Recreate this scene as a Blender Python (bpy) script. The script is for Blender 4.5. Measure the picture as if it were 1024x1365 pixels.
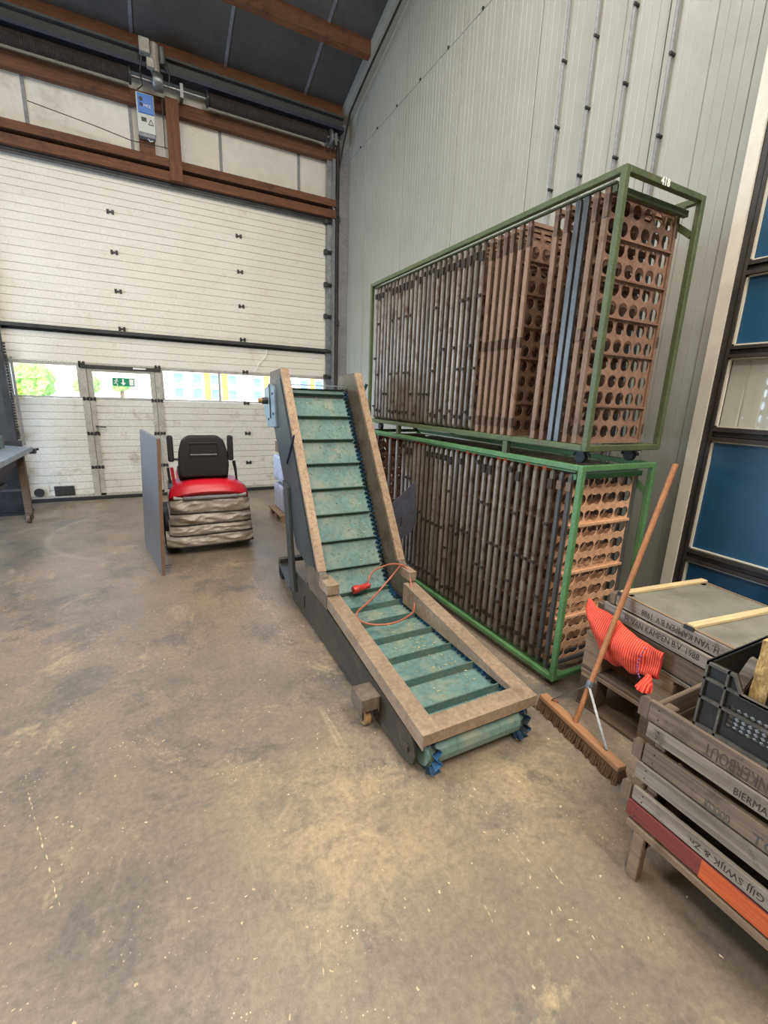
import bpy, bmesh, math, random
from mathutils import Vector, Matrix, noise as mnoise
random.seed(7)
PI = math.pi
scene = bpy.context.scene
COL = scene.collection
for o in list(bpy.data.objects): bpy.data.objects.remove(o)

# ------------------------------------------------------------------ camera
cam_d = bpy.data.cameras.new('camera'); cam = bpy.data.objects.new('camera', cam_d); COL.objects.link(cam)
cam_d.sensor_fit = 'HORIZONTAL'; cam_d.sensor_width = 36.0; cam_d.lens = 20.9425
cam_d.clip_start = 0.02; cam_d.clip_end = 600
def cam_matrix(yaw, pitch, roll, loc):
    f = Vector((math.sin(yaw)*math.cos(pitch), math.cos(yaw)*math.cos(pitch), -math.sin(pitch)))
    r = Vector((math.cos(yaw), -math.sin(yaw), 0)); u = r.cross(f)
    c, s = math.cos(roll), math.sin(roll)
    r2 = c*r + s*u; u2 = -s*r + c*u
    m = Matrix((r2, u2, -f)).transposed().to_4x4(); m.translation = loc
    return m
cam.matrix_world = cam_matrix(math.radians(27.708), math.radians(14.19), math.radians(2.086), Vector((0, 0, 1.65)))
scene.camera = cam

# ------------------------------------------------------------------ world, lights, exposure
world = bpy.data.worlds.new('world'); scene.world = world; world.use_nodes = True
wn = world.node_tree; wn.nodes.clear()
sky = wn.nodes.new('ShaderNodeTexSky'); sky.sky_type = 'NISHITA'; sky.sun_disc = False
sky.sun_elevation = math.radians(48); sky.sun_rotation = math.radians(200); sky.air_density = 1.0; sky.dust_density = 1.5
bg = wn.nodes.new('ShaderNodeBackground'); bg.inputs[1].default_value = 1.15
wo = wn.nodes.new('ShaderNodeOutputWorld')
wn.links.new(sky.outputs[0], bg.inputs[0]); wn.links.new(bg.outputs[0], wo.inputs[0])
sun_d = bpy.data.lights.new('sun', 'SUN'); sun_d.energy = 3.6; sun_d.angle = math.radians(0.6); sun_d.color = (1, .95, .87)
sun = bpy.data.objects.new('sun', sun_d); COL.objects.link(sun)
sun.rotation_euler = (math.radians(42), 0, math.radians(-20))      # shines on the yard outside, from behind the hall
def area(name, loc, rot, sx, sy, power, col):
    d = bpy.data.lights.new(name, 'AREA'); d.shape = 'RECTANGLE'; d.size = sx; d.size_y = sy; d.energy = power; d.color = col
    o = bpy.data.objects.new(name, d); COL.objects.link(o); o.location = loc; o.rotation_euler = rot
    return o
# unseen lights added under the closed roof, plus bluish fill in an added gateway
RA = math.atan(.295)
area('roof_fill', (0.2, 2.8, 7.35), (-RA, 0, 0), 1.0, 3.4, 200, (1, .96, .885))
area('roof_fill', (-3.2, 2.8, 7.35), (-RA, 0, 0), 1.0, 3.4, 200, (1, .96, .885))
area('roof_fill', (1.7, -2.4, 7.2), (RA, 0, 0), 1.2, 3.6, 480, (1, .95, .865))
area('roof_fill', (-2.4, -2.4, 7.2), (RA, 0, 0), 1.2, 3.6, 280, (1, .95, .865))
area('gate_fill', (-5.9, 5.5, 1.9), (0, math.radians(-90), 0), 3.4, 3.2, 310, (.45, .66, 1))
scene.view_settings.view_transform = 'Standard'; scene.view_settings.look = 'None'
scene.view_settings.gamma = 1.0; scene.view_settings.use_curve_mapping = False
scene.view_settings.exposure = 0.22

# ------------------------------------------------------------------ materials
def lin(c):
    return tuple(((v/255)/12.92 if v/255 <= .04045 else ((v/255+.055)/1.055)**2.4) for v in c) + (1,)
def M(name, c1, c2=None, scale=4, rough=.6, metal=0, bump=0, stretch=(1, 1, 1), dirt=None, rnd=0.0, fine=0.25, detail=5, spec=.5, fscale=9):
    """c1/c2 mixed by stretched noise, fine mottling, optional dirt = (colour, scale, threshold), rnd = per-object brightness change"""
    m = bpy.data.materials.new(name); m.use_nodes = True; nt = m.node_tree; N = nt.nodes; K = nt.links
    b = N['Principled BSDF']; b.inputs['Roughness'].default_value = rough; b.inputs['Metallic'].default_value = metal
    b.inputs['Specular IOR Level'].default_value = spec
    tc = N.new('ShaderNodeTexCoord'); mp = N.new('ShaderNodeMapping'); mp.inputs['Scale'].default_value = stretch
    oi = N.new('ShaderNodeObjectInfo')
    ad = N.new('ShaderNodeVectorMath'); ad.operation = 'MULTIPLY_ADD'
    cb = N.new('ShaderNodeCombineXYZ'); 
    for i in range(3): K.new(oi.outputs['Random'], cb.inputs[i])
    ad.inputs[1].default_value = (17, 23, 31); K.new(cb.outputs[0], ad.inputs[0]); K.new(tc.outputs['Object'], ad.inputs[2])
    K.new(ad.outputs[0], mp.inputs[0])
    n1 = N.new('ShaderNodeTexNoise'); n1.inputs['Scale'].default_value = scale; n1.inputs['Detail'].default_value = detail; n1.inputs['Roughness'].default_value = .62
    K.new(mp.outputs[0], n1.inputs['Vector'])
    rp = N.new('ShaderNodeValToRGB'); rp.color_ramp.elements[0].position = .36; rp.color_ramp.elements[1].position = .66
    rp.color_ramp.elements[0].color = lin(c1); rp.color_ramp.elements[1].color = lin(c2 or c1); K.new(n1.outputs[0], rp.inputs[0])
    cur = rp.outputs[0]
    n2 = N.new('ShaderNodeTexNoise'); n2.inputs['Scale'].default_value = scale*fscale; n2.inputs['Detail'].default_value = 3; K.new(mp.outputs[0], n2.inputs['Vector'])
    if fine:
        mr = N.new('ShaderNodeMapRange'); mr.inputs[1].default_value = .3; mr.inputs[2].default_value = .7
        mr.inputs[3].default_value = 1-fine; mr.inputs[4].default_value = 1+fine*.5; K.new(n2.outputs[0], mr.inputs[0])
        mx = N.new('ShaderNodeMix'); mx.data_type = 'RGBA'; mx.blend_type = 'MULTIPLY'; mx.inputs[0].default_value = 1
        K.new(cur, mx.inputs[6]); K.new(mr.outputs[0], mx.inputs[7]); cur = mx.outputs[2]
    if dirt:
        n3 = N.new('ShaderNodeTexNoise'); n3.inputs['Scale'].default_value = dirt[1]; n3.inputs['Detail'].default_value = 7; n3.inputs['Roughness'].default_value = .7
        K.new(ad.outputs[0], n3.inputs['Vector'])
        m3 = N.new('ShaderNodeMapRange'); m3.inputs[1].default_value = dirt[2]-.06; m3.inputs[2].default_value = dirt[2]+.1; m3.clamp = True; K.new(n3.outputs[0], m3.inputs[0])
        mx = N.new('ShaderNodeMix'); mx.data_type = 'RGBA'; K.new(m3.outputs[0], mx.inputs[0]); K.new(cur, mx.inputs[6]); mx.inputs[7].default_value = lin(dirt[0]); cur = mx.outputs[2]
    if rnd:
        mr = N.new('ShaderNodeMapRange'); mr.inputs[3].default_value = 1-rnd; mr.inputs[4].default_value = 1+rnd; K.new(oi.outputs['Random'], mr.inputs[0])
        mx = N.new('ShaderNodeMix'); mx.data_type = 'RGBA'; mx.blend_type = 'MULTIPLY'; mx.inputs[0].default_value = 1
        K.new(cur, mx.inputs[6]); K.new(mr.outputs[0], mx.inputs[7]); cur = mx.outputs[2]
    K.new(cur, b.inputs['Base Color'])
    if bump:
        bp = N.new('ShaderNodeBump'); bp.inputs['Strength'].default_value = bump; bp.inputs['Distance'].default_value = .004
        K.new(n2.outputs[0], bp.inputs['Height']); K.new(bp.outputs[0], b.inputs['Normal'])
    return m
def wood(name, c1, c2, axis='Y', rough=.8, bump=.35, dirt=None, rnd=.1, sc=1.0):
    s = {'X': (1.3, 28, 28), 'Y': (28, 1.3, 28), 'Z': (28, 28, 1.3)}[axis]
    return M(name, c1, c2, scale=1.6*sc, rough=rough, bump=bump, stretch=s, dirt=dirt, rnd=rnd, fine=.3, fscale=4)

MT = {}
MT['wall'] = M('wall_cream_sheet', (155, 153, 141), (163, 161, 149), scale=.7, rough=.42, fine=.04, dirt=((146, 144, 132), .9, .66))
MT['backwall'] = M('back_wall_panel', (214, 209, 195), (224, 220, 208), scale=.9, rough=.5, fine=.06, dirt=((182, 172, 150), 1.1, .63))
MT['seam'] = M('seam_strip', (122, 122, 126), (138, 138, 140), rough=.5)
MT['doorw'] = M('door_embossed_white', (222, 216, 202), (215, 208, 191), scale=1.3, rough=.45, bump=.5, fine=.10, dirt=((196, 184, 160), 3.2, .66), fscale=40)
MT['doorlow'] = M('door_scuffed_white', (210, 206, 196), (200, 195, 182), scale=2, rough=.42, bump=.6, fine=.16, dirt=((166, 154, 134), 4.5, .62), fscale=30)
MT['alu'] = M('aluminium_dirty', (182, 177, 166), (160, 154, 142), scale=6, rough=.42, metal=.15, dirt=((112, 100, 84), 9, .66))
MT['galv'] = M('galvanised', (150, 152, 152), (118, 120, 122), scale=9, rough=.4, metal=.75, rnd=.08)
MT['steeldark'] = M('dark_steel', (62, 62, 62), (46, 45, 45), scale=7, rough=.5, metal=.3)
MT['girder'] = M('girder_paint', (66, 66, 64), (52, 52, 52), scale=3, rough=.55)
MT['girderblue'] = M('girder_blue', (34, 40, 62), (30, 34, 50), rough=.5)
MT['black'] = M('black_rubber', (26, 26, 26), (36, 35, 34), rough=.6)
MT['blackp'] = M('black_plastic', (24, 25, 25), (32, 33, 32), scale=8, rough=.42, dirt=((62, 58, 50), 9, .68))
MT['ribedge'] = M('lit_dusty_rib', (92, 88, 80), (60, 58, 54), scale=14, rough=.5)  # lighter grey carries the ribs' lit, dusty edges in the colour
MT['beam'] = wood('beam_wood', (98, 60, 36), (120, 76, 46), 'X', rnd=.06, dirt=((72, 44, 27), 2.6, .60))
MT['beamz'] = wood('post_wood', (102, 63, 38), (124, 80, 50), 'Z', rnd=.04, dirt=((74, 46, 30), 4, .62))
MT['roof'] = M('roof_sheet_grey', (92, 89, 85), (80, 77, 74), scale=1.2, rough=.75, fine=.12)
MT['spring'] = M('spring_dirty', (70, 60, 52), (50, 44, 40), scale=14, rough=.7, metal=.3, bump=.5)
MT['teal'] = M('belt_teal', (106, 132, 123), (88, 121, 118), scale=4, rough=.5, dirt=((136, 140, 122), 6, .56), fine=.25)
MT['teald'] = M('cleat_teal', (72, 100, 94), (86, 108, 98), scale=6, rough=.55, dirt=((104, 104, 88), 7, .6))
MT['blue'] = M('sidewall_blue', (30, 84, 122), (38, 100, 140), scale=8, rough=.5, dirt=((30, 37, 40), 7, .49))
MT['frame'] = M('dusty_steel', (140, 118, 96), (160, 137, 112), scale=5, rough=.6, metal=.1, dirt=((116, 94, 74), 8, .6), fine=.25)
MT['rail'] = M('rusty_rail', (146, 120, 95), (168, 142, 114), scale=9, rough=.5, metal=.15, dirt=((116, 82, 58), 34, .58), fine=.25)
MT['sidein'] = M('chute_steel', (124, 112, 98), (104, 92, 80), scale=4, rough=.5, metal=.35, dirt=((78, 62, 48), 6, .6))
MT['body'] = M('conveyor_body', (62, 68, 68), (52, 55, 55), scale=4, rough=.45, dirt=((84, 76, 64), 4, .62))
MT['guard'] = M('guard_greyblue', (128, 146, 156), (112, 130, 140), scale=4, rough=.4, dirt=((86, 86, 80), 7, .68))
MT['baseplate'] = M('base_plate', (70, 64, 56), (54, 50, 45), scale=5, rough=.5, metal=.2, dirt=((104, 92, 76), 6, .62))
MT['tyre'] = M('wheel_tan', (166, 128, 82), (140, 104, 66), scale=20, rough=.6)
MT['greenu'] = M('green_olive', (88, 98, 60), (74, 84, 52), scale=8, rough=.5, dirt=((92, 76, 50), 9, .64))
MT['greenl'] = M('green_bright', (90, 134, 82), (78, 118, 72), scale=8, rough=.45, dirt=((84, 84, 58), 9, .66))
MT['greend'] = M('green_dark', (38, 74, 66), (32, 60, 54), scale=8, rough=.5)
MT['brown'] = M('tray_brown', (144, 110, 89), (126, 94, 75), scale=5, rough=.55, rnd=.12, dirt=((104, 78, 62), 7, .6))
MT['brownbar'] = M('bar_brown', (146, 114, 90), (126, 97, 76), scale=5, rough=.6, rnd=.14, stretch=(5, 5, 1), dirt=((108, 76, 56), 8, .6))
MT['peach'] = M('tray_peach', (220, 172, 136), (206, 156, 120), scale=5, rough=.55, rnd=.05, dirt=((178, 130, 98), 7, .63))
MT['greybar'] = M('bar_grey', (140, 130, 118), (118, 108, 98), scale=7, rough=.42, metal=.25, rnd=.28, stretch=(4, 4, 1), dirt=((84, 62, 48), 9, .57))
MT['redrust'] = M('rust_red', (160, 84, 56), (130, 70, 48), scale=14, rough=.8)
MT['steelbar'] = M('bar_steel', (112, 114, 114), (92, 93, 93), scale=8, rough=.35, metal=.6, stretch=(4, 4, 1))
MT['rustorange'] = M('rust_orange', (196, 92, 46), (160, 76, 42), scale=30, rough=.8)
MT['clip'] = M('clip_metal', (122, 98, 78), (96, 78, 62), scale=20, rough=.45, metal=.5)
MT['cratey'] = wood('crate_wood_grey', (150, 138, 124), (108, 96, 84), 'Y', dirt=((72, 60, 50), 9, .62), sc=1.4)
MT['cratey2'] = wood('crate_wood_brown', (132, 114, 94), (98, 84, 70), 'Y', dirt=((70, 58, 48), 9, .61), sc=1.4)
MT['cratex'] = wood('crate_wood_end', (140, 118, 94), (108, 90, 72), 'X', dirt=((84, 68, 54), 5, .64))
MT['cratez'] = wood('crate_post', (126, 106, 84), (98, 82, 66), 'Z')
MT['cratedark'] = wood('pallet_wood_dark', (104, 86, 66), (78, 64, 50), 'Y', dirt=((60, 50, 40), 5, .62))
MT['palletlight'] = wood('pallet_wood', (150, 124, 94), (122, 100, 76), 'Y', dirt=((96, 78, 60), 5, .62))
MT['slat'] = wood('fresh_slat', (216, 190, 144), (196, 168, 122), 'X', rnd=.04)
MT['redpaint'] = wood('red_paint_wood', (126, 56, 44), (104, 46, 38), 'Y', dirt=((140, 112, 92), 8, .68))
MT['orange'] = wood('orange_paint_wood', (206, 98, 46), (186, 82, 38), 'Y', dirt=((120, 62, 34), 11, .66))
MT['ink'] = M('stamp_ink', (44, 39, 38), (60, 54, 51), scale=60, rough=.9)
MT['inkfaded'] = M('stamp_ink_faded', (70, 58, 54), (92, 80, 72), scale=60, rough=.9)
MT['inkgreen'] = M('stamp_ink_green', (64, 74, 72), (84, 88, 82), scale=60, rough=.9)
MT['netred'] = None
MT['broomwood'] = wood('broom_handle', (170, 116, 76), (146, 94, 60), 'Z', rnd=.02)
MT['broomhead'] = wood('broom_block', (166, 122, 86), (146, 104, 72), 'Y', rnd=.02)
MT['bristle'] = M('bristle', (112, 82, 54), (78, 56, 38), scale=40, rough=.95, bump=1.0, fine=.5)
MT['fabric'] = M('seat_black', (30, 29, 30), (38, 37, 38), scale=30, rough=.8, bump=.2)
MT['redp'] = M('red_plastic', (196, 24, 42), (186, 22, 38), rough=.4, fine=.02)
MT['canvas'] = M('bag_canvas', (172, 160, 146), (150, 138, 124), scale=7, rough=.34, bump=.25, stretch=(1, 1, 1.5), fine=.12)
MT['piping'] = M('bag_piping', (44, 40, 38), rough=.7)
MT['boardg'] = wood('board_grey', (112, 110, 110), (96, 93, 93), 'Z', rough=.55, bump=.1, rnd=0)
MT['boarde'] = M('board_edge', (128, 98, 78), (110, 84, 68), scale=20, rough=.8)
MT['can'] = M('jerrycan_white', (196, 202, 222), (182, 190, 212), rough=.35, rnd=.04)
MT['card'] = M('cardboard', (146, 112, 82), (128, 98, 72), scale=6, rough=.85)
MT['pvc'] = M('white_frame', (206, 199, 182), (199, 191, 174), scale=2, rough=.5, fine=.06, dirt=((188, 177, 152), 9, .68))
MT['gasket'] = M('gasket_black', (38, 34, 32), (58, 50, 46), scale=10, rough=.5)
MT['bluepanel'] = M('blue_panel', (25, 73, 104), (22, 68, 98), scale=1.2, rough=.38, fine=.08, bump=.08)
MT['foam'] = M('board_black_face', (42, 38, 33), (54, 48, 40), scale=30, rough=.95, bump=.8)
MT['fibre'] = M('fibre_edge', (206, 170, 112), (140, 108, 66), scale=18, rough=.95, bump=1, stretch=(1, 1, .35), fine=.4)
MT['straw'] = M('straw', (196, 190, 152), (160, 154, 116), scale=30, rough=.8)
MT['chip'] = M('light_chips', (204, 184, 150), (182, 160, 124), scale=30, rough=.9)
MT['cord'] = M('cord_orange', (176, 104, 76), (156, 92, 70), rough=.5)
MT['plugred'] = M('plug_red', (196, 48, 44), (172, 40, 38), rough=.45, dirt=((86, 50, 44), 30, .6))
MT['boxblue'] = M('box_blue', (38, 106, 186), (34, 98, 176), rough=.4, fine=.04)
MT['boxgrey'] = M('box_grey', (196, 198, 190), (186, 188, 182), rough=.45, fine=.05)
MT['white'] = M('plain_white', (236, 236, 230), rough=.5, fine=.02)
MT['signgreen'] = M('sign_green', (20, 136, 98), (18, 128, 92), rough=.5, fine=.02)
MT['signred'] = M('sign_red', (206, 66, 58), (196, 58, 52), rough=.5, fine=.05)
MT['slate'] = M('slate_plate', (86, 86, 98), (72, 70, 78), scale=7, rough=.5, metal=.2, dirt=((92, 82, 72), 14, .66))
MT['tableblue'] = M('table_greyblue', (150, 158, 168), (128, 136, 146), scale=5, rough=.4, dirt=((96, 90, 84), 6, .68))
MT['tableskirt'] = M('table_skirt', (100, 94, 100), (82, 76, 82), scale=4, rough=.6)
MT['tableleg'] = M('table_leg', (110, 92, 74), (88, 72, 58), scale=6, rough=.7)
MT['gtooth'] = M('grey_green_tooth', (104, 116, 108), (92, 102, 96), rough=.6)
MT['mesh'] = M('gauze_grey', (136, 132, 116), (120, 116, 102), scale=6, rough=.7, metal=.1, bump=.6, fscale=60, dirt=((108, 104, 90), 4, .6))
MT['chain'] = M('dark_chain', (44, 42, 44), (66, 62, 58), scale=40, rough=.6, metal=.3, bump=1)

def glass_mat(name, tint, gl=.07):
    m = bpy.data.materials.new(name); m.use_nodes = True; nt = m.node_tree; N = nt.nodes; N.clear()
    t = N.new('ShaderNodeBsdfTransparent'); t.inputs[0].default_value = (*tint, 1)
    g = N.new('ShaderNodeBsdfGlossy'); g.inputs['Roughness'].default_value = .04
    mx = N.new('ShaderNodeMixShader'); mx.inputs[0].default_value = gl; o = N.new('ShaderNodeOutputMaterial')
    nt.links.new(t.outputs[0], mx.inputs[1]); nt.links.new(g.outputs[0], mx.inputs[2]); nt.links.new(mx.outputs[0], o.inputs[0])
    return m
MT['glass'] = glass_mat('window_glass', (.95, .97, .98), .045)

def net_mat():
    m = M('net_red', (208, 52, 38), (180, 38, 30), scale=9, rough=.8, fine=.3)
    nt = m.node_tree; N = nt.nodes; b = N['Principled BSDF']; base = b.inputs['Base Color'].links[0].from_socket
    tc = N.new('ShaderNodeTexCoord'); w = N.new('ShaderNodeTexWave'); w.bands_direction = 'Y'; w.inputs['Scale'].default_value = 30; w.inputs['Distortion'].default_value = 1.2; w.inputs['Detail'].default_value = 2
    nt.links.new(tc.outputs['Object'], w.inputs['Vector'])
    rp = N.new('ShaderNodeValToRGB'); rp.color_ramp.elements[0].position = .62; rp.color_ramp.elements[1].position = .9
    nt.links.new(w.outputs[0], rp.inputs[0])
    mx = N.new('ShaderNodeMix'); mx.data_type = 'RGBA'; nt.links.new(rp.outputs[0], mx.inputs[0]); nt.links.new(base, mx.inputs[6]); mx.inputs[7].default_value = lin((232, 104, 70))
    nt.links.new(mx.outputs[2], b.inputs['Base Color'])
    return m
MT['netred'] = net_mat()
MT['purple'] = M('net_band', (108, 70, 120), (128, 60, 92), scale=20, rough=.8)

def floor_mat():
    m = bpy.data.materials.new('concrete_floor'); m.use_nodes = True; nt = m.node_tree; N = nt.nodes; K = nt.links
    b = N['Principled BSDF']; b.inputs['Specular IOR Level'].default_value = .6
    tc = N.new('ShaderNodeTexCoord')
    def nz(scale, detail=6, rough=.65, vec=None, dist=0):
        n = N.new('ShaderNodeTexNoise'); n.inputs['Scale'].default_value = scale; n.inputs['Detail'].default_value = detail; n.inputs['Roughness'].default_value = rough; n.inputs['Distortion'].default_value = dist
        K.new(vec or tc.outputs['Object'], n.inputs['Vector']); return n.outputs[0]
    def ramp(src, a, b_, ca=(0, 0, 0, 1), cb=(1, 1, 1, 1)):
        r = N.new('ShaderNodeValToRGB'); r.color_ramp.elements[0].position = a; r.color_ramp.elements[1].position = b_
        r.color_ramp.elements[0].color = ca; r.color_ramp.elements[1].color = cb; K.new(src, r.inputs[0]); return r.outputs[0]
    def mix(fac, a, c, mode='MIX', f=None):
        x = N.new('ShaderNodeMix'); x.data_type = 'RGBA'; x.blend_type = mode
        if f is not None: x.inputs[0].default_value = f
        else: K.new(fac, x.inputs[0])
        K.new(a, x.inputs[6])
        if isinstance(c, tuple): x.inputs[7].default_value = c
        else: K.new(c, x.inputs[7])
        return x.outputs[2]
    base = ramp(nz(.8, 10, .75), .36, .64, lin((113, 104, 91)), lin((144, 125, 102)))
    base = mix(ramp(nz(1.5, 11, .8, dist=.5), .50, .60), base, lin((101, 95, 86)))
    base = mix(ramp(nz(4.5, 10, .8, dist=.3), .54, .68), base, lin((137, 121, 101)))
    base = mix(ramp(nz(1.3, 11, .8, dist=.6), .555, .66), base, lin((171, 149, 118)))
    # pale worn patch in front of the loading end, darker trodden strip beside it
    for cc, r0, r1, col in (((.55, 1.3, 0), .10, .62, (176, 152, 120)), ((-.15, 1.25, 0), .05, .5, (98, 92, 84)), ((1.35, 1.15, 0), .05, .45, (168, 146, 116)), ((.1, 2.3, 0), .1, .5, (106, 98, 88))):
        dn = N.new('ShaderNodeVectorMath'); dn.operation = 'DISTANCE'; dn.inputs[1].default_value = cc; K.new(tc.outputs['Object'], dn.inputs[0])
        ed = ramp(dn.outputs['Value'], r0, r1, (1, 1, 1, 1), (0, 0, 0, 1)); mu = N.new('ShaderNodeMath'); mu.operation = 'MULTIPLY'; K.new(ed, mu.inputs[0]); K.new(ramp(nz(4.2, 11, .82, dist=.4), .42, .60), mu.inputs[1])
        base = mix(mu.outputs[0], base, lin(col))
    # long scrapes running with the traffic
    mp = N.new('ShaderNodeMapping'); mp.inputs['Scale'].default_value = (9, .5, 1); mp.inputs['Rotation'].default_value = (0, 0, .22); K.new(tc.outputs['Object'], mp.inputs[0])
    base = mix(ramp(nz(1.4, 5, .6, mp.outputs[0]), .66, .76), base, lin((169, 149, 121)))
    mp2 = N.new('ShaderNodeMapping'); mp2.inputs['Scale'].default_value = (5, .35, 1); mp2.inputs['Rotation'].default_value = (0, 0, -.15); K.new(tc.outputs['Object'], mp2.inputs[0])
    base = mix(ramp(nz(1.1, 4, .55, mp2.outputs[0]), .62, .8), base, lin((103, 95, 84)))
    g = nz(42, 6, .75)
    mr = N.new('ShaderNodeMapRange'); mr.inputs[1].default_value = .3; mr.inputs[2].default_value = .7; mr.inputs[3].default_value = .70; mr.inputs[4].default_value = 1.2; K.new(g, mr.inputs[0])
    base = mix(None, base, mr.outputs[0], 'MULTIPLY', 1.0)
    # worn-through aggregate specks
    v = N.new('ShaderNodeTexVoronoi'); v.inputs['Scale'].default_value = 55; K.new(tc.outputs['Object'], v.inputs['Vector'])
    sp = ramp(v.outputs['Distance'], .09, .16, (1, 1, 1, 1), (0, 0, 0, 1)); 
    mk = ramp(nz(3.2, 5), .5, .62); mm = N.new('ShaderNodeMath'); mm.operation = 'MULTIPLY'; K.new(sp, mm.inputs[0]); K.new(mk, mm.inputs[1])
    base = mix(mm.outputs[0], base, lin((204, 188, 159)))
    # curved wheel mark in front of the big door
    sx = N.new('ShaderNodeSeparateXYZ'); K.new(tc.outputs['Object'], sx.inputs[0])
    dv = N.new('ShaderNodeVectorMath'); dv.operation = 'DISTANCE'; dv.inputs[1].default_value = (.02, 5.98, 0); K.new(tc.outputs['Object'], dv.inputs[0])
    sb = N.new('ShaderNodeMath'); sb.operation = 'SUBTRACT'; sb.inputs[1].default_value = 1.13; K.new(dv.outputs['Value'], sb.inputs[0])
    ab = N.new('ShaderNodeMath'); ab.operation = 'ABSOLUTE'; K.new(sb.outputs[0], ab.inputs[0])
    ring = ramp(ab.outputs[0], .012, .05, (1, 1, 1, 1), (0, 0, 0, 1))
    lt = N.new('ShaderNodeMath'); lt.operation = 'LESS_THAN'; lt.inputs[1].default_value = -.55; K.new(sx.outputs[0], lt.inputs[0])
    r2 = N.new('ShaderNodeMath'); r2.operation = 'MULTIPLY'; K.new(ring, r2.inputs[0]); K.new(lt.outputs[0], r2.inputs[1])
    r3 = N.new('ShaderNodeMath'); r3.operation = 'MULTIPLY'; r3.inputs[1].default_value = .22; K.new(r2.outputs[0], r3.inputs[0])
    base = mix(r3.outputs[0], base, lin((180, 161, 142)))
    K.new(base, b.inputs['Base Color'])
    rr = N.new('ShaderNodeMapRange'); rr.inputs[3].default_value = .24; rr.inputs[4].default_value = .50; K.new(nz(3, 5), rr.inputs[0]); K.new(rr.outputs[0], b.inputs['Roughness'])
    bp = N.new('ShaderNodeBump'); bp.inputs['Strength'].default_value = .35; bp.inputs['Distance'].default_value = .004; K.new(g, bp.inputs['Height']); K.new(bp.outputs[0], b.inputs['Normal'])
    return m
MT['floor'] = floor_mat()

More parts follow.
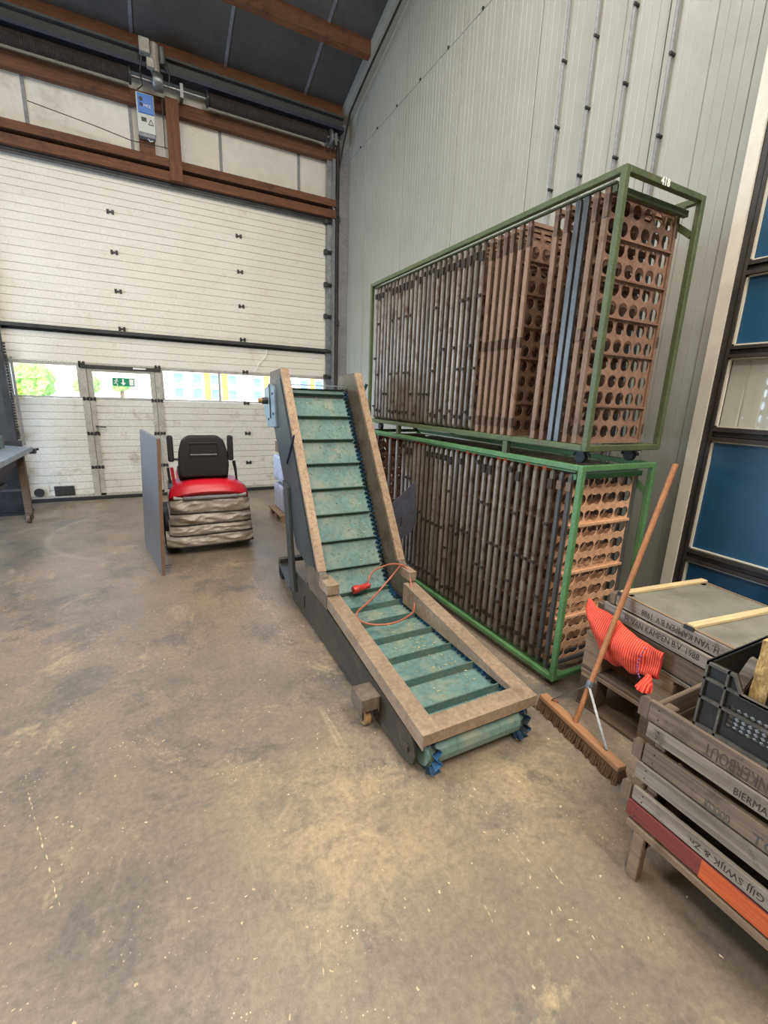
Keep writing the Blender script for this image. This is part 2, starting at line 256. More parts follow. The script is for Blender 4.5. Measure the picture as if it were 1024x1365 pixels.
# ------------------------------------------------------------------ mesh helpers (world coordinates; build() moves them under the parent)
BASE = {}
def base_of(p):
    return BASE.get(p.name, Vector((0, 0, 0))) if p else Vector((0, 0, 0))
class MB:
    def __init__(s): s.v = []; s.f = []
    def add(s, vs, fs):
        n = len(s.v); s.v += [tuple(p) for p in vs]; s.f += [tuple(i+n for i in q) for q in fs]; return s
    def box(s, x0, x1, y0, y1, z0, z1):
        vs = [(x0, y0, z0), (x1, y0, z0), (x1, y1, z0), (x0, y1, z0), (x0, y0, z1), (x1, y0, z1), (x1, y1, z1), (x0, y1, z1)]
        return s.add(vs, [(0, 3, 2, 1), (4, 5, 6, 7), (0, 1, 5, 4), (1, 2, 6, 5), (2, 3, 7, 6), (3, 0, 4, 7)])
    def hexa(s, vs):
        return s.add(vs, [(0, 3, 2, 1), (4, 5, 6, 7), (0, 1, 5, 4), (1, 2, 6, 5), (2, 3, 7, 6), (3, 0, 4, 7)])
    def prism(s, pts, a0, a1, axis='X'):
        """polygon pts in the plane normal to axis, extruded a0..a1"""
        def P(p, a):
            return {'X': (a, p[0], p[1]), 'Y': (p[0], a, p[1]), 'Z': (p[0], p[1], a)}[axis]
        n = len(pts); vs = [P(p, a0) for p in pts] + [P(p, a1) for p in pts]
        fs = [tuple(range(n-1, -1, -1)), tuple(range(n, 2*n))] + [(i, (i+1) % n, n+(i+1) % n, n+i) for i in range(n)]
        return s.add(vs, fs)
    def bar(s, a, b, w, h=None, up=(0, 0, 1)):
        """rectangular bar between two points"""
        h = h or w; a = Vector(a); b = Vector(b); d = (b-a).normalized(); u = Vector(up)
        if abs(d.dot(u)) > .98: u = Vector((0, 1, 0))
        r = d.cross(u).normalized()*w/2; t = r.cross(d).normalized()*h/2
        return s.hexa([a-r-t, a+r-t, a+r+t, a-r+t, b-r-t, b+r-t, b+r+t, b-r+t])
    def tube(s, pts, r, n=10, caps=True, closed=False, radii=None):
        pts = [Vector(p) for p in pts]; rings = []; prev = None; L = len(pts)
        for i, p in enumerate(pts):
            if closed: d = (pts[(i+1) % L]-pts[i-1]).normalized()
            else: d = (pts[min(i+1, L-1)]-pts[max(i-1, 0)]).normalized()
            if prev is None:
                u = Vector((0, 0, 1)) if abs(d.z) < .9 else Vector((0, 1, 0)); a = d.cross(u).normalized()
            else:
                a = (prev - d*prev.dot(d)).normalized()
            prev = a; c = d.cross(a); rr = radii[i] if radii else r
            rings.append([p+(a*math.cos(2*PI*k/n)+c*math.sin(2*PI*k/n))*rr for k in range(n)])
        vs = [q for g in rings for q in g]; fs = []
        for i in range(L if closed else L-1):
            j = (i+1) % L
            fs += [(i*n+k, i*n+(k+1) % n, j*n+(k+1) % n, j*n+k) for k in range(n)]
        if caps and not closed: fs += [tuple(range(n-1, -1, -1)), tuple((L-1)*n+k for k in range(n))]
        return s.add(vs, fs)
    def cyl(s, a, b, r, n=16): return s.tube([a, b], r, n)
    def wheel(s, c, r, w, axis='X', n=20):
        d = {'X': Vector((1, 0, 0)), 'Y': Vector((0, 1, 0)), 'Z': Vector((0, 0, 1))}[axis] if isinstance(axis, str) else Vector(axis)
        c = Vector(c); return s.tube([c-d*w/2, c-d*w*.35, c+d*w*.35, c+d*w/2], r, n, radii=[r*.9, r, r, r*.9])
    def build(s, name, mat, parent=None, local=False, smooth=False, bevel=0, seg=2):
        off = Vector((0, 0, 0)) if local else base_of(parent)
        me = bpy.data.meshes.new(name); me.from_pydata([tuple(Vector(p)-off) for p in s.v], [], s.f); me.update()
        if bevel:
            bm = bmesh.new(); bm.from_mesh(me)
            bmesh.ops.bevel(bm, geom=list(bm.edges), offset=bevel, segments=seg, affect='EDGES', profile=.6, clamp_overlap=True)
            bm.to_mesh(me); bm.free()
        bm = bmesh.new(); bm.from_mesh(me); bmesh.ops.recalc_face_normals(bm, faces=bm.faces); bm.to_mesh(me); bm.free()
        me.materials.append(MT[mat] if isinstance(mat, str) else mat)
        if smooth:
            for p in me.polygons: p.use_smooth = True
            try: me.set_sharp_from_angle(angle=math.radians(38))
            except Exception: pass
        o = bpy.data.objects.new(name, me); COL.objects.link(o)
        if parent: o.parent = parent
        BASE[o.name] = off
        return o
def tag(o, label=None, cat=None, group=None, kind=None):
    if label: o['label'] = label
    if cat: o['category'] = cat
    if group: o['group'] = group
    if kind: o['kind'] = kind
    return o
def thing(name, loc, label=None, cat=None, group=None, kind=None, rotz=0):
    o = bpy.data.objects.new(name, None); o.empty_display_size = .05; COL.objects.link(o); o.location = loc; o.rotation_euler = (0, 0, rotz)
    BASE[o.name] = Vector(loc)
    return tag(o, label, cat, group, kind)
def copy_tree(o, parent=None, loc=None):
    c = o.copy(); COL.objects.link(c); c.parent = parent
    if loc is not None: c.location = loc
    BASE[c.name] = BASE.get(o.name, Vector((0, 0, 0)))
    for ch in list(o.children): copy_tree(ch, c)
    return c
def box(name, mat, parent, x0, x1, y0, y1, z0, z1, bevel=0, **k):
    return MB().box(x0, x1, y0, y1, z0, z1).build(name, mat, parent, bevel=bevel, **k)
def lettering(name, text, mat, parent, size, origin, right, up, align='LEFT', width=None, bold=.0, lift=.0008):
    """flat printed text as a thin mesh; right/up are the world directions of the writing (parent local space equals world minus base)"""
    cu = bpy.data.curves.new('txt', 'FONT'); cu.body = text; cu.size = size; cu.align_x = align; cu.offset = bold; cu.resolution_u = 2
    ob = bpy.data.objects.new('txt', cu); COL.objects.link(ob)
    dg = bpy.context.evaluated_depsgraph_get(); dg.update()
    me = bpy.data.meshes.new_from_object(ob.evaluated_get(dg)); bpy.data.objects.remove(ob); bpy.data.curves.remove(cu)
    xs = [v.co.x for v in me.vertices]
    sx = (width/(max(xs)-min(xs))) if width and xs else 1
    R = Vector(right).normalized(); U = Vector(up).normalized(); Nn = R.cross(U); O = Vector(origin)-base_of(parent)
    x_min = min(xs) if xs else 0
    # split into words: connected pieces grouped by gaps along the line
    adj = {}
    par = list(range(len(me.vertices)))
    def find(i):
        while par[i] != i: par[i] = par[par[i]]; i = par[i]
        return i
    for p in me.polygons:
        for v in p.vertices[1:]: par[find(v)] = find(p.vertices[0])
    comps = {}
    for v in me.vertices: comps.setdefault(find(v.index), []).append(v.index)
    cl = sorted(([min(me.vertices[i].co.x for i in c), max(me.vertices[i].co.x for i in c), c] for c in comps.values()), key=lambda q: q[0])
    words = []
    for a, b, c in cl:
        if words and a-words[-1][1] < .22*size: words[-1][1] = max(words[-1][1], b); words[-1][2] += c
        else: words.append([a, b, list(c)])
    out = None
    for a, b, c in words:
        idx = {i: k for k, i in enumerate(c)}; vs = []
        for i in c:
            co = me.vertices[i].co; vs.append(tuple(O + R*((co.x-x_min)*sx) + U*co.y + Nn*lift))
        fs = [tuple(idx[i] for i in p.vertices) for p in me.polygons if p.vertices[0] in idx]
        m2 = bpy.data.meshes.new(name); m2.from_pydata(vs, [], fs); m2.materials.append(MT[mat])
        o = bpy.data.objects.new(name, m2); COL.objects.link(o); o.parent = parent; BASE[o.name] = base_of(parent); out = o
        OUTW.append(o)
    bpy.data.meshes.remove(me)
    return out
OUTW = []

# ================================================================== THE SETTING
WX = 3.25; DY = 7.93
SCR = (((-.579, 2.016), (-.389, 1.436), .004), ((.346, .986), (.313, .84), .003), ((1.105, 1.242), (1.126, .862), .003), ((1.174, .821), (1.171, .759), .0035), ((.877, .837), (.866, .768), .003), ((.728, 4.0), (.742, 2.7), .004))
def roof_z(y): return 6.04+.295*(7.95-y) if y > 0 else 6.04+.295*(7.95+y)
fl = MB().add([(-6.2, -8, 0), (3.4, -8, 0), (3.4, 8.05, 0), (-6.2, 8.05, 0), (-6.2, -8, -.2), (3.4, -8, -.2), (3.4, 8.05, -.2), (-6.2, 8.05, -.2)],
     [(0, 1, 2, 3), (7, 6, 5, 4), (0, 4, 5, 1), (1, 5, 6, 2), (2, 6, 7, 3), (3, 7, 4, 0)]).build('floor', 'floor')
tag(fl, 'worn brown concrete floor with scrapes and light patches', 'floor', kind='structure')
random.seed(77)
for (x0_, y0_), (x1_, y1_), wd in SCR:
    m = MB(); L_ = math.hypot(x1_-x0_, y1_-y0_); nseg = max(3, int(L_/.03)); d_ = Vector(((x1_-x0_)/L_, (y1_-y0_)/L_, 0)); p_ = Vector((-d_.y, d_.x, 0))
    for q in range(nseg):
        if random.random() < .3: continue
        t0, t1 = q/nseg, (q+random.uniform(.6, 1.0))/nseg; a = Vector((x0_, y0_, 0))+d_*L_*t0+p_*random.uniform(-.003, .003); b = Vector((x0_, y0_, 0))+d_*L_*t1+p_*random.uniform(-.003, .003); w0 = wd*random.uniform(.3, 1)
        m.add([a+Vector((0, 0, .0004)), a.lerp(b, .5)+p_*w0+Vector((0, 0, .0004)), b+Vector((0, 0, .0004)), a.lerp(b, .5)-p_*w0+Vector((0, 0, .0004))], [(0, 3, 2, 1)])
    tag(m.build('scrape_mark', 'chip', fl), kind='stuff')
# right wall: ribbed sandwich panels
wr = thing('wall_right', (WX, 0, 0), 'cream ribbed sheet wall behind the green racks', 'wall', kind='structure')
ys = [8.05, 7.2, 6.0, 4.8, 3.62, 2.42, 1.22, .02, -1.2, -2.4, -3.6, -4.8, -6.0, -7.2, -8.0]
for a, b in zip(ys[:-1], ys[1:]):
    prof = []; y = a-.004; n = max(4, round((a-b)/.067)); st = (a-b-.008)/n
    for i in range(n):
        d = .0 if i % 4 else .003
        prof += [(y, WX), (y-st+.012, WX), (y-st+.008, WX+.0035+d), (y-st+.003, WX+.0035+d)]; y -= st
    prof.append((b+.004, WX))
    vs = []; 
    for (yy, xx) in prof: vs += [(xx, yy, 0), (xx, yy, roof_z(yy)+.05)]
    m = len(prof); vs += [(WX+.08, a, 0), (WX+.08, a, roof_z(a)+.05), (WX+.08, b, 0), (WX+.08, b, roof_z(b)+.05)]
    fs = [(2*i, 2*i+1, 2*i+3, 2*i+2) for i in range(m-1)] + [(2*m, 2*m+1, 1, 0), (2*m-2, 2*m-1, 2*m+3, 2*m+2), (2*m+2, 2*m+3, 2*m+1, 2*m)]
    MB().add(vs, fs).build('wall_panel', 'wall', wr)
for i in range(9):
    y = 7.4-.585*i
    MB().cyl((WX-.012, y, 5.4), (WX+.004, y, 5.4), .014, 8).build('bolt', 'steeldark', wr)
box('joint_line', 'seam', wr, WX-.0025, WX+.004, 2.4, 8.0, 5.388, 5.392)
# back wall round the big door
wb = thing('wall_back', (0, 8.0, 0), 'white panelled end wall above and beside the overhead door', 'wall', kind='structure')
xs = [-6.2, -4.5, -3.36, -2.21, -1.05, .11, 1.26, 2.44, 3.25]
for a, b in zip(xs[:-1], xs[1:]):
    box('wall_panel', 'backwall', wb, a, b, 8.0, 8.06, 4.45, 6.2)
    box('seam_strip', 'seam', wb, b-.02, b+.02, 7.985, 8.0, 4.8, 5.5)
box('wall_panel', 'backwall', wb, -6.2, -1.62, 8.0, 8.06, 0, 4.45)
box('wall_panel', 'backwall', wb, 2.85, 3.25, 8.0, 8.06, 0, 4.45)
# walls behind the photographer and to the left, with an opening added for the bluish fill light
wl = thing('wall_left', (-6.1, 0, 0), 'plain grey side wall with an opening added for the blue fill light', 'wall', kind='structure')
box('wall_panel', 'wall', wl, -6.2, -6.1, -8, 3.8, 0, 9); box('wall_panel', 'wall', wl, -6.2, -6.1, 7.2, 8.05, 0, 9); box('wall_panel', 'wall', wl, -6.2, -6.1, 3.8, 7.2, 3.7, 9)
wf = MB().box(-6.2, 3.4, -8.1, -8.0, 0, 7).build('wall_front', 'wall'); tag(wf, 'plain sheet wall at the far end of the hall', 'wall', kind='structure')
# roof
ce = thing('ceiling', (0, 7.95, 6.04), 'sloping dark grey roof sheets on brown purlins', 'ceiling', kind='structure')
k = 0; y = 8.05
xr = [-6.2, -4.4, -3.25, -2.1, -.95, .2, 1.35, 2.5, 3.4]
for a, b in zip(xr[:-1], xr[1:]):
    MB().hexa([(a+.006, 8.05, roof_z(8.05)), (b-.006, 8.05, roof_z(8.05)), (b-.006, 0, roof_z(.0001)), (a+.006, 0, roof_z(.0001)),
               (a+.006, 8.05, roof_z(8.05)+.08), (b-.006, 8.05, roof_z(8.05)+.08), (b-.006, 0, roof_z(.0001)+.08), (a+.006, 0, roof_z(.0001)+.08)]).build('roof_panel', 'roof', ce)
    MB().hexa([(b-.02, 8.0, roof_z(8.0)-.012), (b+.02, 8.0, roof_z(8.0)-.012), (b+.02, 0.1, roof_z(.1)-.012), (b-.02, 0.1, roof_z(.1)-.012),
               (b-.02, 8.0, roof_z(8.0)+.01), (b+.02, 8.0, roof_z(8.0)+.01), (b+.02, 0.1, roof_z(.1)+.01), (b-.02, 0.1, roof_z(.1)+.01)]).build('joint_strip', 'seam', ce)
    MB().hexa([(a, 0, roof_z(-.0001)), (b, 0, roof_z(-.0001)), (b, -8.1, roof_z(-8.1)), (a, -8.1, roof_z(-8.1)),
               (a, 0, roof_z(-.0001)+.08), (b, 0, roof_z(-.0001)+.08), (b, -8.1, roof_z(-8.1)+.08), (a, -8.1, roof_z(-8.1)+.08)]).build('roof_panel', 'roof', ce)
for yp in (7.86, 6.84, 5.8, 4.75, 3.7):
    z1 = roof_z(yp); MB().hexa([(-6.1, yp-.04, z1-.165), (3.13, yp-.04, z1-.165), (3.13, yp+.04, z1-.19), (-6.1, yp+.04, z1-.19),
                               (-6.1, yp-.04, z1+.011), (3.13, yp-.04, z1+.011), (3.13, yp+.04, z1-.012), (-6.1, yp+.04, z1-.012)]).build('purlin', 'beam', ce)
# edge trim between roof and right wall
t = MB().hexa([(3.11, 8.0, roof_z(8.0)-.2), (3.25, 8.0, roof_z(8.0)-.2), (3.25, .1, roof_z(.1)-.2), (3.11, .1, roof_z(.1)-.2),
               (3.11, 8.0, roof_z(8.0)-.003), (3.25, 8.0, roof_z(8.0)-.003), (3.25, .1, roof_z(.1)-.003), (3.11, .1, roof_z(.1)-.003)]).build('trim_1', 'wall')
tag(t, 'cream sheet boxing where the roof meets the ribbed wall', 'trim', kind='structure')
# corner column beside the door
t = MB().box(3.08, 3.25, 7.86, 8.0, 0, 5.9).build('trim_2', 'seam'); tag(t, 'grey steel corner column beside the overhead door', 'column', kind='structure')
# header timbers
t = MB().box(-6.1, 3.05, 7.80, 7.98, 4.665, 4.765).build('trim_3', 'beam'); tag(t, 'upper brown header timber directly over the overhead door', 'beam', kind='structure')
t = MB().box(-6.1, 3.05, 7.80, 7.98, 4.50, 4.61).build('trim_4', 'beam'); tag(t, 'lower brown header timber resting on the door head rail', 'beam', kind='structure')
t = MB().box(-6.1, 3.05, 7.88, 7.98, 5.34, 5.50).build('trim_5', 'beam'); tag(t, 'brown timber rail running under the spring shaft', 'beam', kind='structure')
t = MB().box(.54, .70, 7.76, 7.80, 4.50, 5.47).build('trim_6', 'beamz'); tag(t, 'short upright brown post bolted across the header timbers', 'post', kind='structure')
t = MB().box(.19, .38, 7.83, 7.88, 4.77, 5.34).build('trim_7', 'beamz'); tag(t, 'short brown board behind the blue control box', 'post', kind='structure')
t = thing('trim_8', (-6, 7.75, 5.7), 'dark steel girder with blue lower flange under the roof', 'girder', kind='structure')
box('girder_web', 'girder', t, -6.1, 3.08, 7.72, 7.78, 5.72, 5.84); box('girder_flange', 'girderblue', t, -6.1, 3.08, 7.66, 7.84, 5.675, 5.72); box('girder_flange', 'girder', t, -6.1, 3.08, 7.66, 7.84, 5.84, 5.87)

# ------------------------------------------------------------------ overhead door
dr = thing('door_1', (.62, DY, 0), 'large white overhead sectional door with window band and wicket door', 'door', kind='structure')
DX0, DX1 = -1.64, 2.87
WK0, WK1 = -.83, .22                      # wicket opening
def ribbed(mb, x0, x1, z0, z1, y=DY, th=.04, pitch=.1):
    n = max(1, round((z1-z0)/pitch)); st = (z1-z0)/n; prof = [(y+.004, z0+.0003)]
    for i in range(n):
        a = z0+i*st; b = a+st
        prof += [(y, a+.009), (y, b-.009)]
        if i < n-1: prof += [(y+.011, b-.003), (y+.011, b+.003)]
    prof += [(y+.004, z1-.0003), (y+th, z1-.0003), (y+th, z0+.0003)]
    mb.prism(prof, x0, x1, 'X')
zs = [.06, .5, 1.0, 1.5, 2.0, 2.5, 3.0, 3.5, 4.0, 4.45]
for i in range(9):
    z0, z1 = zs[i], zs[i+1]
    mb = MB()
    if i == 3: continue
    if i < 3: ribbed(mb, DX0, WK0, z0, z1); ribbed(mb, WK1, DX1, z0, z1)
    else: ribbed(mb, DX0, DX1, z0, z1)
    mb.build('door_section', 'doorlow' if i < 3 else 'doorw', dr)
# window section
wsec = MB()
for (a, b) in ((DX0, WK0), (WK1, DX1)):
    wsec.box(a, b, DY-.003, DY+.04, 1.502, 1.525); wsec.box(a, b, DY-.003, DY+.04, 1.95, 1.998)
for xm in (DX0+.016, WK0-.014, WK1+.012, 1.065, 1.92, DX1-.014): wsec.box(xm-.016, xm+.016, DY-.004, DY+.04, 1.52, 1.955)
wsec = wsec.build('window_section', 'alu', dr)
for (a, b) in ((-1.61, -.855), (.245, 1.05), (1.08, 1.90), (1.935, 2.84)):
    MB().box(a, b, DY+.014, DY+.020, 1.52, 1.955).build('pane', 'glass', wsec)
# wicket
wk = MB()
for (a, b) in ((WK0, WK0+.085), (WK1-.085, WK1)): wk.box(a, b, DY-.012, DY+.04, .06, 1.965)
wk.box(WK0, WK1, DY-.012, DY+.04, 1.93, 2.0).box(WK0+.08, WK0+.12, DY+.041, DY+.05, .06, 1.94).box(WK1-.12, WK1-.08, DY+.041, DY+.05, .06, 1.94).box(WK0, WK1, DY+.041, DY+.05, 1.90, 1.95).box(WK0, WK1, DY+.0, DY+.04, .055, .068)
wk = wk.build('wicket_frame', 'alu', dr); tag(wk, 'grey aluminium frame round the wicket door')
box('closer_rail', 'steeldark', wk, WK0+.02, WK1-.01, DY-.04, DY-.012, 1.935, 1.975); box('closer_arm', 'white', wk, -.15, .02, DY-.055, DY-.04, 1.945, 1.965)
WL0, WL1 = WK0+.09, WK1-.09
lf = MB(); 
for z0, z1 in ((.07, .5), (.5, 1.0), (1.0, 1.5)): ribbed(lf, WL0+.06, WL1-.06, z0, z1)
lf = lf.build('wicket_leaf', 'doorlow', dr)
st = MB(); st.box(WL0, WL0+.065, DY-.008, DY+.04, .065, 1.925).box(WL1-.065, WL1, DY-.008, DY+.04, .065, 1.925).box(WL0, WL1, DY-.006, DY+.04, 1.5, 1.53).box(WL0, WL1, DY-.006, DY+.04, 1.885, 1.925)
st.build('leaf_stile', 'alu', lf)
MB().box(WL0+.065, WL1-.065, DY+.014, DY+.02, 1.53, 1.885).build('pane', 'glass', lf)
h = MB().cyl((WL0+.045, DY-.008, 1.11), (WL0+.045, DY-.06, 1.11), .011, 10); h.tube([(WL0+.045, DY-.055, 1.11), (WL0+.1, DY-.058, 1.105), (WL0+.165, DY-.05, 1.10)], .010, 8)
h.build('door_handle', 'steeldark', lf, smooth=True)
MB().cyl((WL0+.045, DY-.014, 1.02), (WL0+.045, DY, 1.02), .016, 12).build('lock', 'steeldark', lf)
# exit sign on the wicket pane
sg = box('exit_sign', 'signgreen', lf, -.435, -.145, DY+.004, DY+.012, 1.695, 1.815)
tag(sg, 'green emergency exit sign with running figure, arrow and doorway')
box('doorway_mark', 'white', sg, -.215, -.16, DY+.001, DY+.004, 1.71, 1.80)
MB().prism([(-.305, 1.80), (-.285, 1.80), (-.285, 1.745), (-.26, 1.745), (-.295, 1.705), (-.33, 1.745), (-.305, 1.745)], DY+.001, DY+.004, 'Y').build('arrow_mark', 'white', sg)
rm = MB(); rm.wheel((-.375, DY+.0025, 1.795), .011, .003, 'Y', 10); Y0 = DY+.0025
for a, b in (((-.38, 1.783), (-.392, 1.745)), ((-.392, 1.745), (-.37, 1.725)), ((-.37, 1.725), (-.375, 1.705)), ((-.392, 1.745), (-.415, 1.73)), ((-.382, 1.775), (-.36, 1.765)), ((-.384, 1.775), (-.41, 1.768))):
    rm.bar((a[0], Y0, a[1]), (b[0], Y0, b[1]), .011, .003, up=(0, 1, 0))
rm.build('running_figure', 'white', sg)
# hinges
def hinge(x, z, w=.09, hh=.055):
    m = MB(); m.box(x-w/2, x-w/2+.03, DY-.012, DY+.003, z-hh/2, z+hh/2).box(x+w/2-.03, x+w/2, DY-.012, DY+.003, z-hh/2, z+hh/2).box(x-w/2, x+w/2, DY-.018, DY, z-.009, z+.009)
    m.build('hinge', 'steeldark', dr)
for z in (2.5, 3.0, 3.5, 4.0): hinge(-.24, z); hinge(1.46, z)
for z in (.5, 1.0, 1.5, 2.0): hinge(1.48, z)
for z in (.5, 1.0, 1.5):
    hinge(WK0+.045, z, .075, .05); hinge(WL0+.04, z, .075, .05); hinge(WL1-.035, z, .075, .05); hinge(WK1-.04, z, .075, .05)
for x in (WK0+.04, WK1-.04): hinge(x, 1.99, .08, .06)
# struts, seals
m = MB().box(DX0, DX1, DY-.075, DY, 2.405, 2.412).box(DX0, DX1, DY-.075, DY-.068, 2.405, 2.46).box(DX0, DX1, DY-.006, DY, 2.38, 2.46)
m.build('strut', 'steeldark', dr)
m = MB().box(DX0, DX1, DY-.06, DY+.02, 4.455, 4.462).box(DX0, DX1, DY-.06, DY-.05, 4.43, 4.50).tube([(DX0, DY-.03, 4.478), (DX1, DY-.03, 4.478)], .022, 8)
m.build('head_rail', 'steeldark', dr)
box('bottom_seal', 'black', dr, DX0, DX1, DY-.02, DY+.05, 0.004, .06, bevel=.01)
box('bottom_rail', 'alu', dr, DX0, DX1, DY-.008, DY+.03, .055, .10)
vt = box('vent', 'steeldark', dr, -1.32, -1.07, DY-.012, DY+.01, .085, .235, bevel=.008)
for z in (.115, .145, .175): box('vent_slat', 'baseplate', vt, -1.29, -1.10, DY-.022, DY-.01, z, z+.02)
cp = box('cover_plate', 'pvc', dr, -1.6, -1.38, DY-.006, DY+.004, .09, .25); MB().wheel((-1.50, DY-.02, .155), .062, .03, 'Y', 20).build('round_cover', 'steeldark', cp)
MB().tube([(1.85, DY-.006, 2.38), (1.82, DY-.01, 2.26), (1.70, DY-.008, 2.13), (1.66, DY-.006, 2.03)], .006, 6).build('repair_strip', 'white', dr, smooth=True)
# tracks
def track(x0, sgn, label):
    o = thing('door_track', (x0, DY-.05, 0), label, 'door track')
    m = MB(); m.box(x0-.04, x0+.04, DY-.035, DY-.03, 0.0, 5.35).box(x0+sgn*.035-.003, x0+sgn*.035+.003, DY-.12, DY-.03, 0.0, 5.35)
    m.build('track_angle', 'galv', o)
    box('track_post', 'seam', o, x0+sgn*.04, x0+sgn*.085, DY-.1, DY+.06, 0.0, 5.35)
    for z in (.5, 1.0, 1.5, 2.0, 2.43, 3.0, 3.5, 4.0, 4.45):
        b_ = box('roller_bracket', 'steeldark', o, x0-sgn*.055-.03, x0-sgn*.055+.03, DY-.07, DY-.008, z-.035, z+.035)
        MB().cyl((x0-.03, DY-.08, z), (x0+.05, DY-.08, z), .022, 12).build('roller', 'steeldark', b_)
    return o
track(2.92, 1, 'galvanised vertical door track with roller brackets beside the corner column')
track(-1.70, -1, 'galvanised vertical door track with roller brackets behind the sorting table')
o = thing('downpipe', (3.045, 7.9, 0), 'dirty brown vertical pipe between door track and corner column', 'pipe')
MB().cyl((3.045, 7.84, 0), (3.045, 7.84, 5.6), .03, 12).build('pipe', 'spring', o, smooth=True)
for z in (.8, 2.9, 4.5): box('pipe_clamp', 'steeldark', o, 3.01, 3.08, 7.80, 7.875, z-.04, z+.04)
o = box('warning_plate', 'signred', None, -1.735, -1.655, DY-.041, DY-.035, 1.58, 1.74); tag(o, 'small red warning plate on the door track beside the window', 'warning plate')
lettering('lettering', 'STOP', 'white', o, .02, (-1.73, DY-.0412, 1.67), (1, 0, 0), (0, 0, 1))

# spring shaft, springs, motor, control box
o = thing('spring_shaft', (0.7, 7.72, 5.56), 'horizontal torsion shaft with two thick dark springs over the door', 'spring shaft')
MB().cyl((-6.0, 7.72, 5.56), (3.0, 7.72, 5.56), .02, 12).build('shaft', 'galv', o, smooth=True)
def spring(x0, x1):
    m = MB(); n = int((x1-x0)/.02); pts = []; rad = []
    for i in range(n*2+1):
        pts.append((x0+(x1-x0)*i/(n*2), 7.72, 5.56)); rad.append(.082 if i % 2 else .074)
    m.tube(pts, .08, 14, radii=rad); m.build('spring', 'spring', o, smooth=False)
spring(-5.0, .14); spring(1.07, 2.80)
for x in (.14, 1.07): MB().wheel((x, 7.72, 5.56), .095, .03, 'X', 18).build('end_plate', 'steeldark', o)
MB().wheel((2.87, 7.72, 5.56), .11, .05, 'X', 20).build('cable_drum', 'galv', o, smooth=True)
for x in (.75, 2.96): box('shaft_bearing', 'galv', o, x-.02, x+.02, 7.70, 7.88, 5.48, 5.64)
o = thing('door_motor', (.42, 7.6, 5.6), 'grey door opener motor with gearbox hanging on the spring shaft', 'motor')
MB().wheel((.46, 7.65, 5.54), .10, .12, 'X', 20).build('gearbox', 'galv', o, smooth=True)
MB().cyl((.44, 7.62, 5.62), (.44, 7.62, 5.92), .055, 14).build('motor_body', 'alu', o, smooth=True)
box('terminal_box', 'alu', o, .27, .39, 7.55, 7.66, 5.78, 5.93, bevel=.01); box('brake_box', 'alu', o, .34, .43, 7.52, 7.60, 5.62, 5.72, bevel=.01)
MB().cyl((.53, 7.6, 5.72), (.53, 7.6, 5.9), .035, 12).build('limit_switch', 'galv', o)
MB().tube([(.3, 7.6, 5.8), (.26, 7.62, 5.6), (.28, 7.7, 5.48), (.22, 7.74, 5.44)], .008, 6).build('wire', 'steeldark', o)
MB().tube([(.56, 7.58, 5.78), (.60, 7.56, 5.62), (.585, 7.58, 5.5)], .008, 6).build('wire', 'steeldark', o)
o = thing('control_box', (.29, 7.83, 5.0), 'door control box with blue front and grey lower panel', 'control box')
MB().box(.19, .40, 7.72, 7.83, 4.965, 5.41).build('housing', 'boxgrey', o, bevel=.012)
bf = MB().box(.205, .39, 7.705, 7.722, 5.18, 5.395).build('blue_cover', 'boxblue', o, bevel=.004)
lettering('lettering', 'MFZ', 'white', bf, .045, (.275, 7.7045, 5.25), (1, 0, 0), (0, 0, 1))
MB().wheel((.245, 7.703, 5.33), .022, .01, 'Y', 14).build('push_button', 'girderblue', bf); MB().wheel((.245, 7.703, 5.27), .02, .01, 'Y', 14).build('push_button', 'girderblue', bf)
box('display', 'steeldark', o, .235, .295, 7.714, 7.722, 5.09, 5.135)
tri = MB()
for a, b in (((.315, 5.065), (.375, 5.065)), ((.375, 5.065), (.345, 5.125)), ((.345, 5.125), (.315, 5.065))): tri.bar((a[0], 7.718, a[1]), (b[0], 7.718, b[1]), .006, .006, up=(0, 1, 0))
tri.build('warning_triangle', 'steeldark', o)
box('base_cover', 'seam', o, .20, .39, 7.735, 7.82, 4.925, 4.97)
MB().tube([(.30, 7.78, 4.93), (.32, 7.76, 4.89), (.36, 7.77, 4.91)], .007, 6).build('wire', 'white', o)
o = MB().tube([(-1.0, 7.79, 5.0), (-.3, 7.79, 4.92), (.1, 7.79, 4.86), (.54, 7.79, 4.88)], .005, 6).build('signal_wire', 'steeldark'); tag(o, 'thin dark wire strung across the white panels to the post', 'wire')
o = MB().tube([(.50, 7.79, 5.45), (.505, 7.79, 5.1), (.5, 7.79, 4.86)], .006, 6).build('pull_wire', 'steeldark'); tag(o, 'thin vertical wire hanging beside the short brown post', 'wire')
